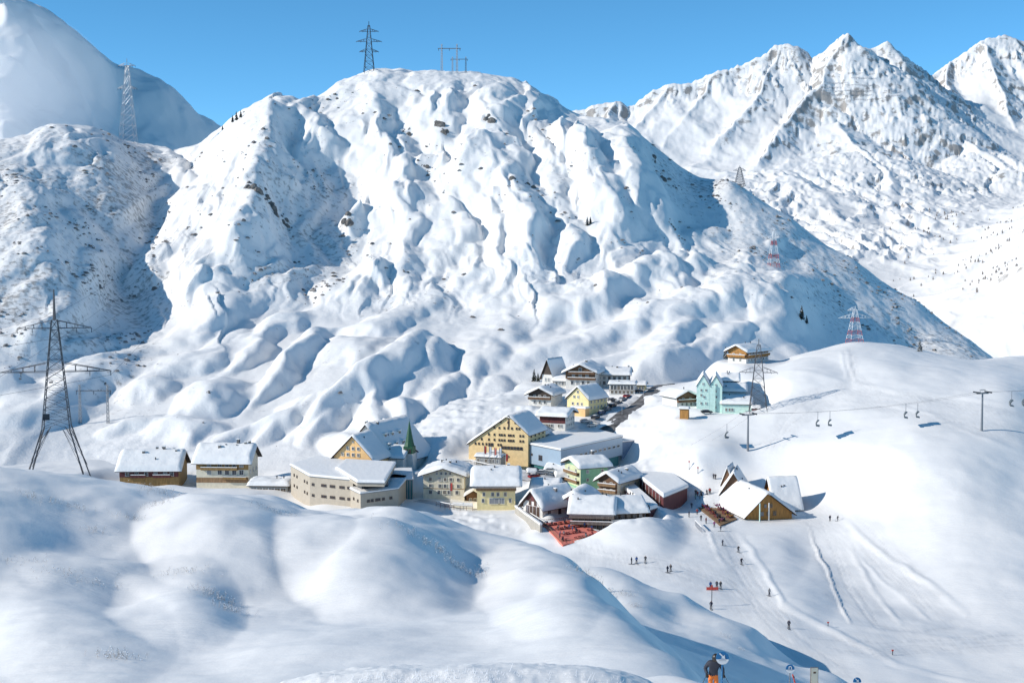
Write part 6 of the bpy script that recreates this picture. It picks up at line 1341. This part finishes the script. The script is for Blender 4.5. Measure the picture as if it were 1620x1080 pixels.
# sunlit mist hanging before the left mountain
m = bpy.data.materials.new('mist'); m.use_nodes = True; n = m.node_tree; n.nodes.remove(n.nodes['Principled BSDF'])
pv = n.nodes.new('ShaderNodeVolumePrincipled'); pv.inputs['Color'].default_value = (.96, .97, 1, 1); pv.inputs['Density'].default_value = .0011; pv.inputs['Anisotropy'].default_value = 0.0
n.links.new(pv.outputs[0], n.nodes['Material Output'].inputs['Volume']); MATS['mist'] = m
b = MB(); b.mat('mist'); prof = [(math.sin(math.pi*i/16) + .0001, -math.cos(math.pi*i/16)) for i in range(17)]; b.lathe(prof, 32)
me_ = b.mesh('mist', smooth=True)
p = P(-30, 140, 1600); o = put('mist', me_, None, p); o.scale = (150, 240, 108); tag(o, 'pale sunlit mist veiling the left mountain', 'mist', kind='stuff')
for k_ in (.82, .62, .42): o2 = put('mist_core', me_, o); o2.scale = (k_,)*3
# far-off wood on the right valley side
def far_wood():
    r = np.random.RandomState(9); n = 9000; u = r.uniform(1370, 1700, n); y = r.uniform(1950, 3300, n); x = (u - CX)/FPX*y; Z = far_z(x, y); uu, vv = img_of(x, y, Z)
    pr = sstep(.15, .5, fbm(x/110, y/170, 161, 3))*sstep(300, 345, vv)*sstep(500, 440, vv)*sstep(1400, 1480, uu)*.22 + .006*sstep(240, 300, vv)*sstep(500, 440, vv)
    kp = r.uniform(0, 1, n) < pr; vs = []; fs = []
    for X_, Y_, Z_ in zip(x[kp], y[kp], Z[kp]):
        h = r.uniform(3, 7.5); w_ = h*r.uniform(.22, .34); o_ = len(vs); a0 = r.uniform(0, 6)
        for lv, (zz, ww) in enumerate(((0, 1), (.45, .62), (.4, .8), (.8, .25))):
            for j in range(5): a = a0 + j*1.2566; vs.append((X_ + math.cos(a)*w_*ww*r.uniform(.7, 1.2), Y_ + math.sin(a)*w_*ww, Z_ + zz*h))
        vs.append((X_, Y_, Z_ + h))
        for k in (0, 2):
            for j in range(5): fs.append((o_ + k*5 + j, o_ + k*5 + (j + 1) % 5, o_ + k*5 + 5 + (j + 1) % 5, o_ + k*5 + 5 + j))
        for j in range(5): fs.append((o_ + 15 + j, o_ + 15 + (j + 1) % 5, o_ + 20))
    me = bpy.data.meshes.new('far_wood'); me.from_pydata(vs, [], fs); me.materials.append(MATS['needles2']); me.update(); o = put('far_wood', me); tag(o, 'scattered far-off wood on the right valley side', 'wood', kind='stuff')
far_wood()
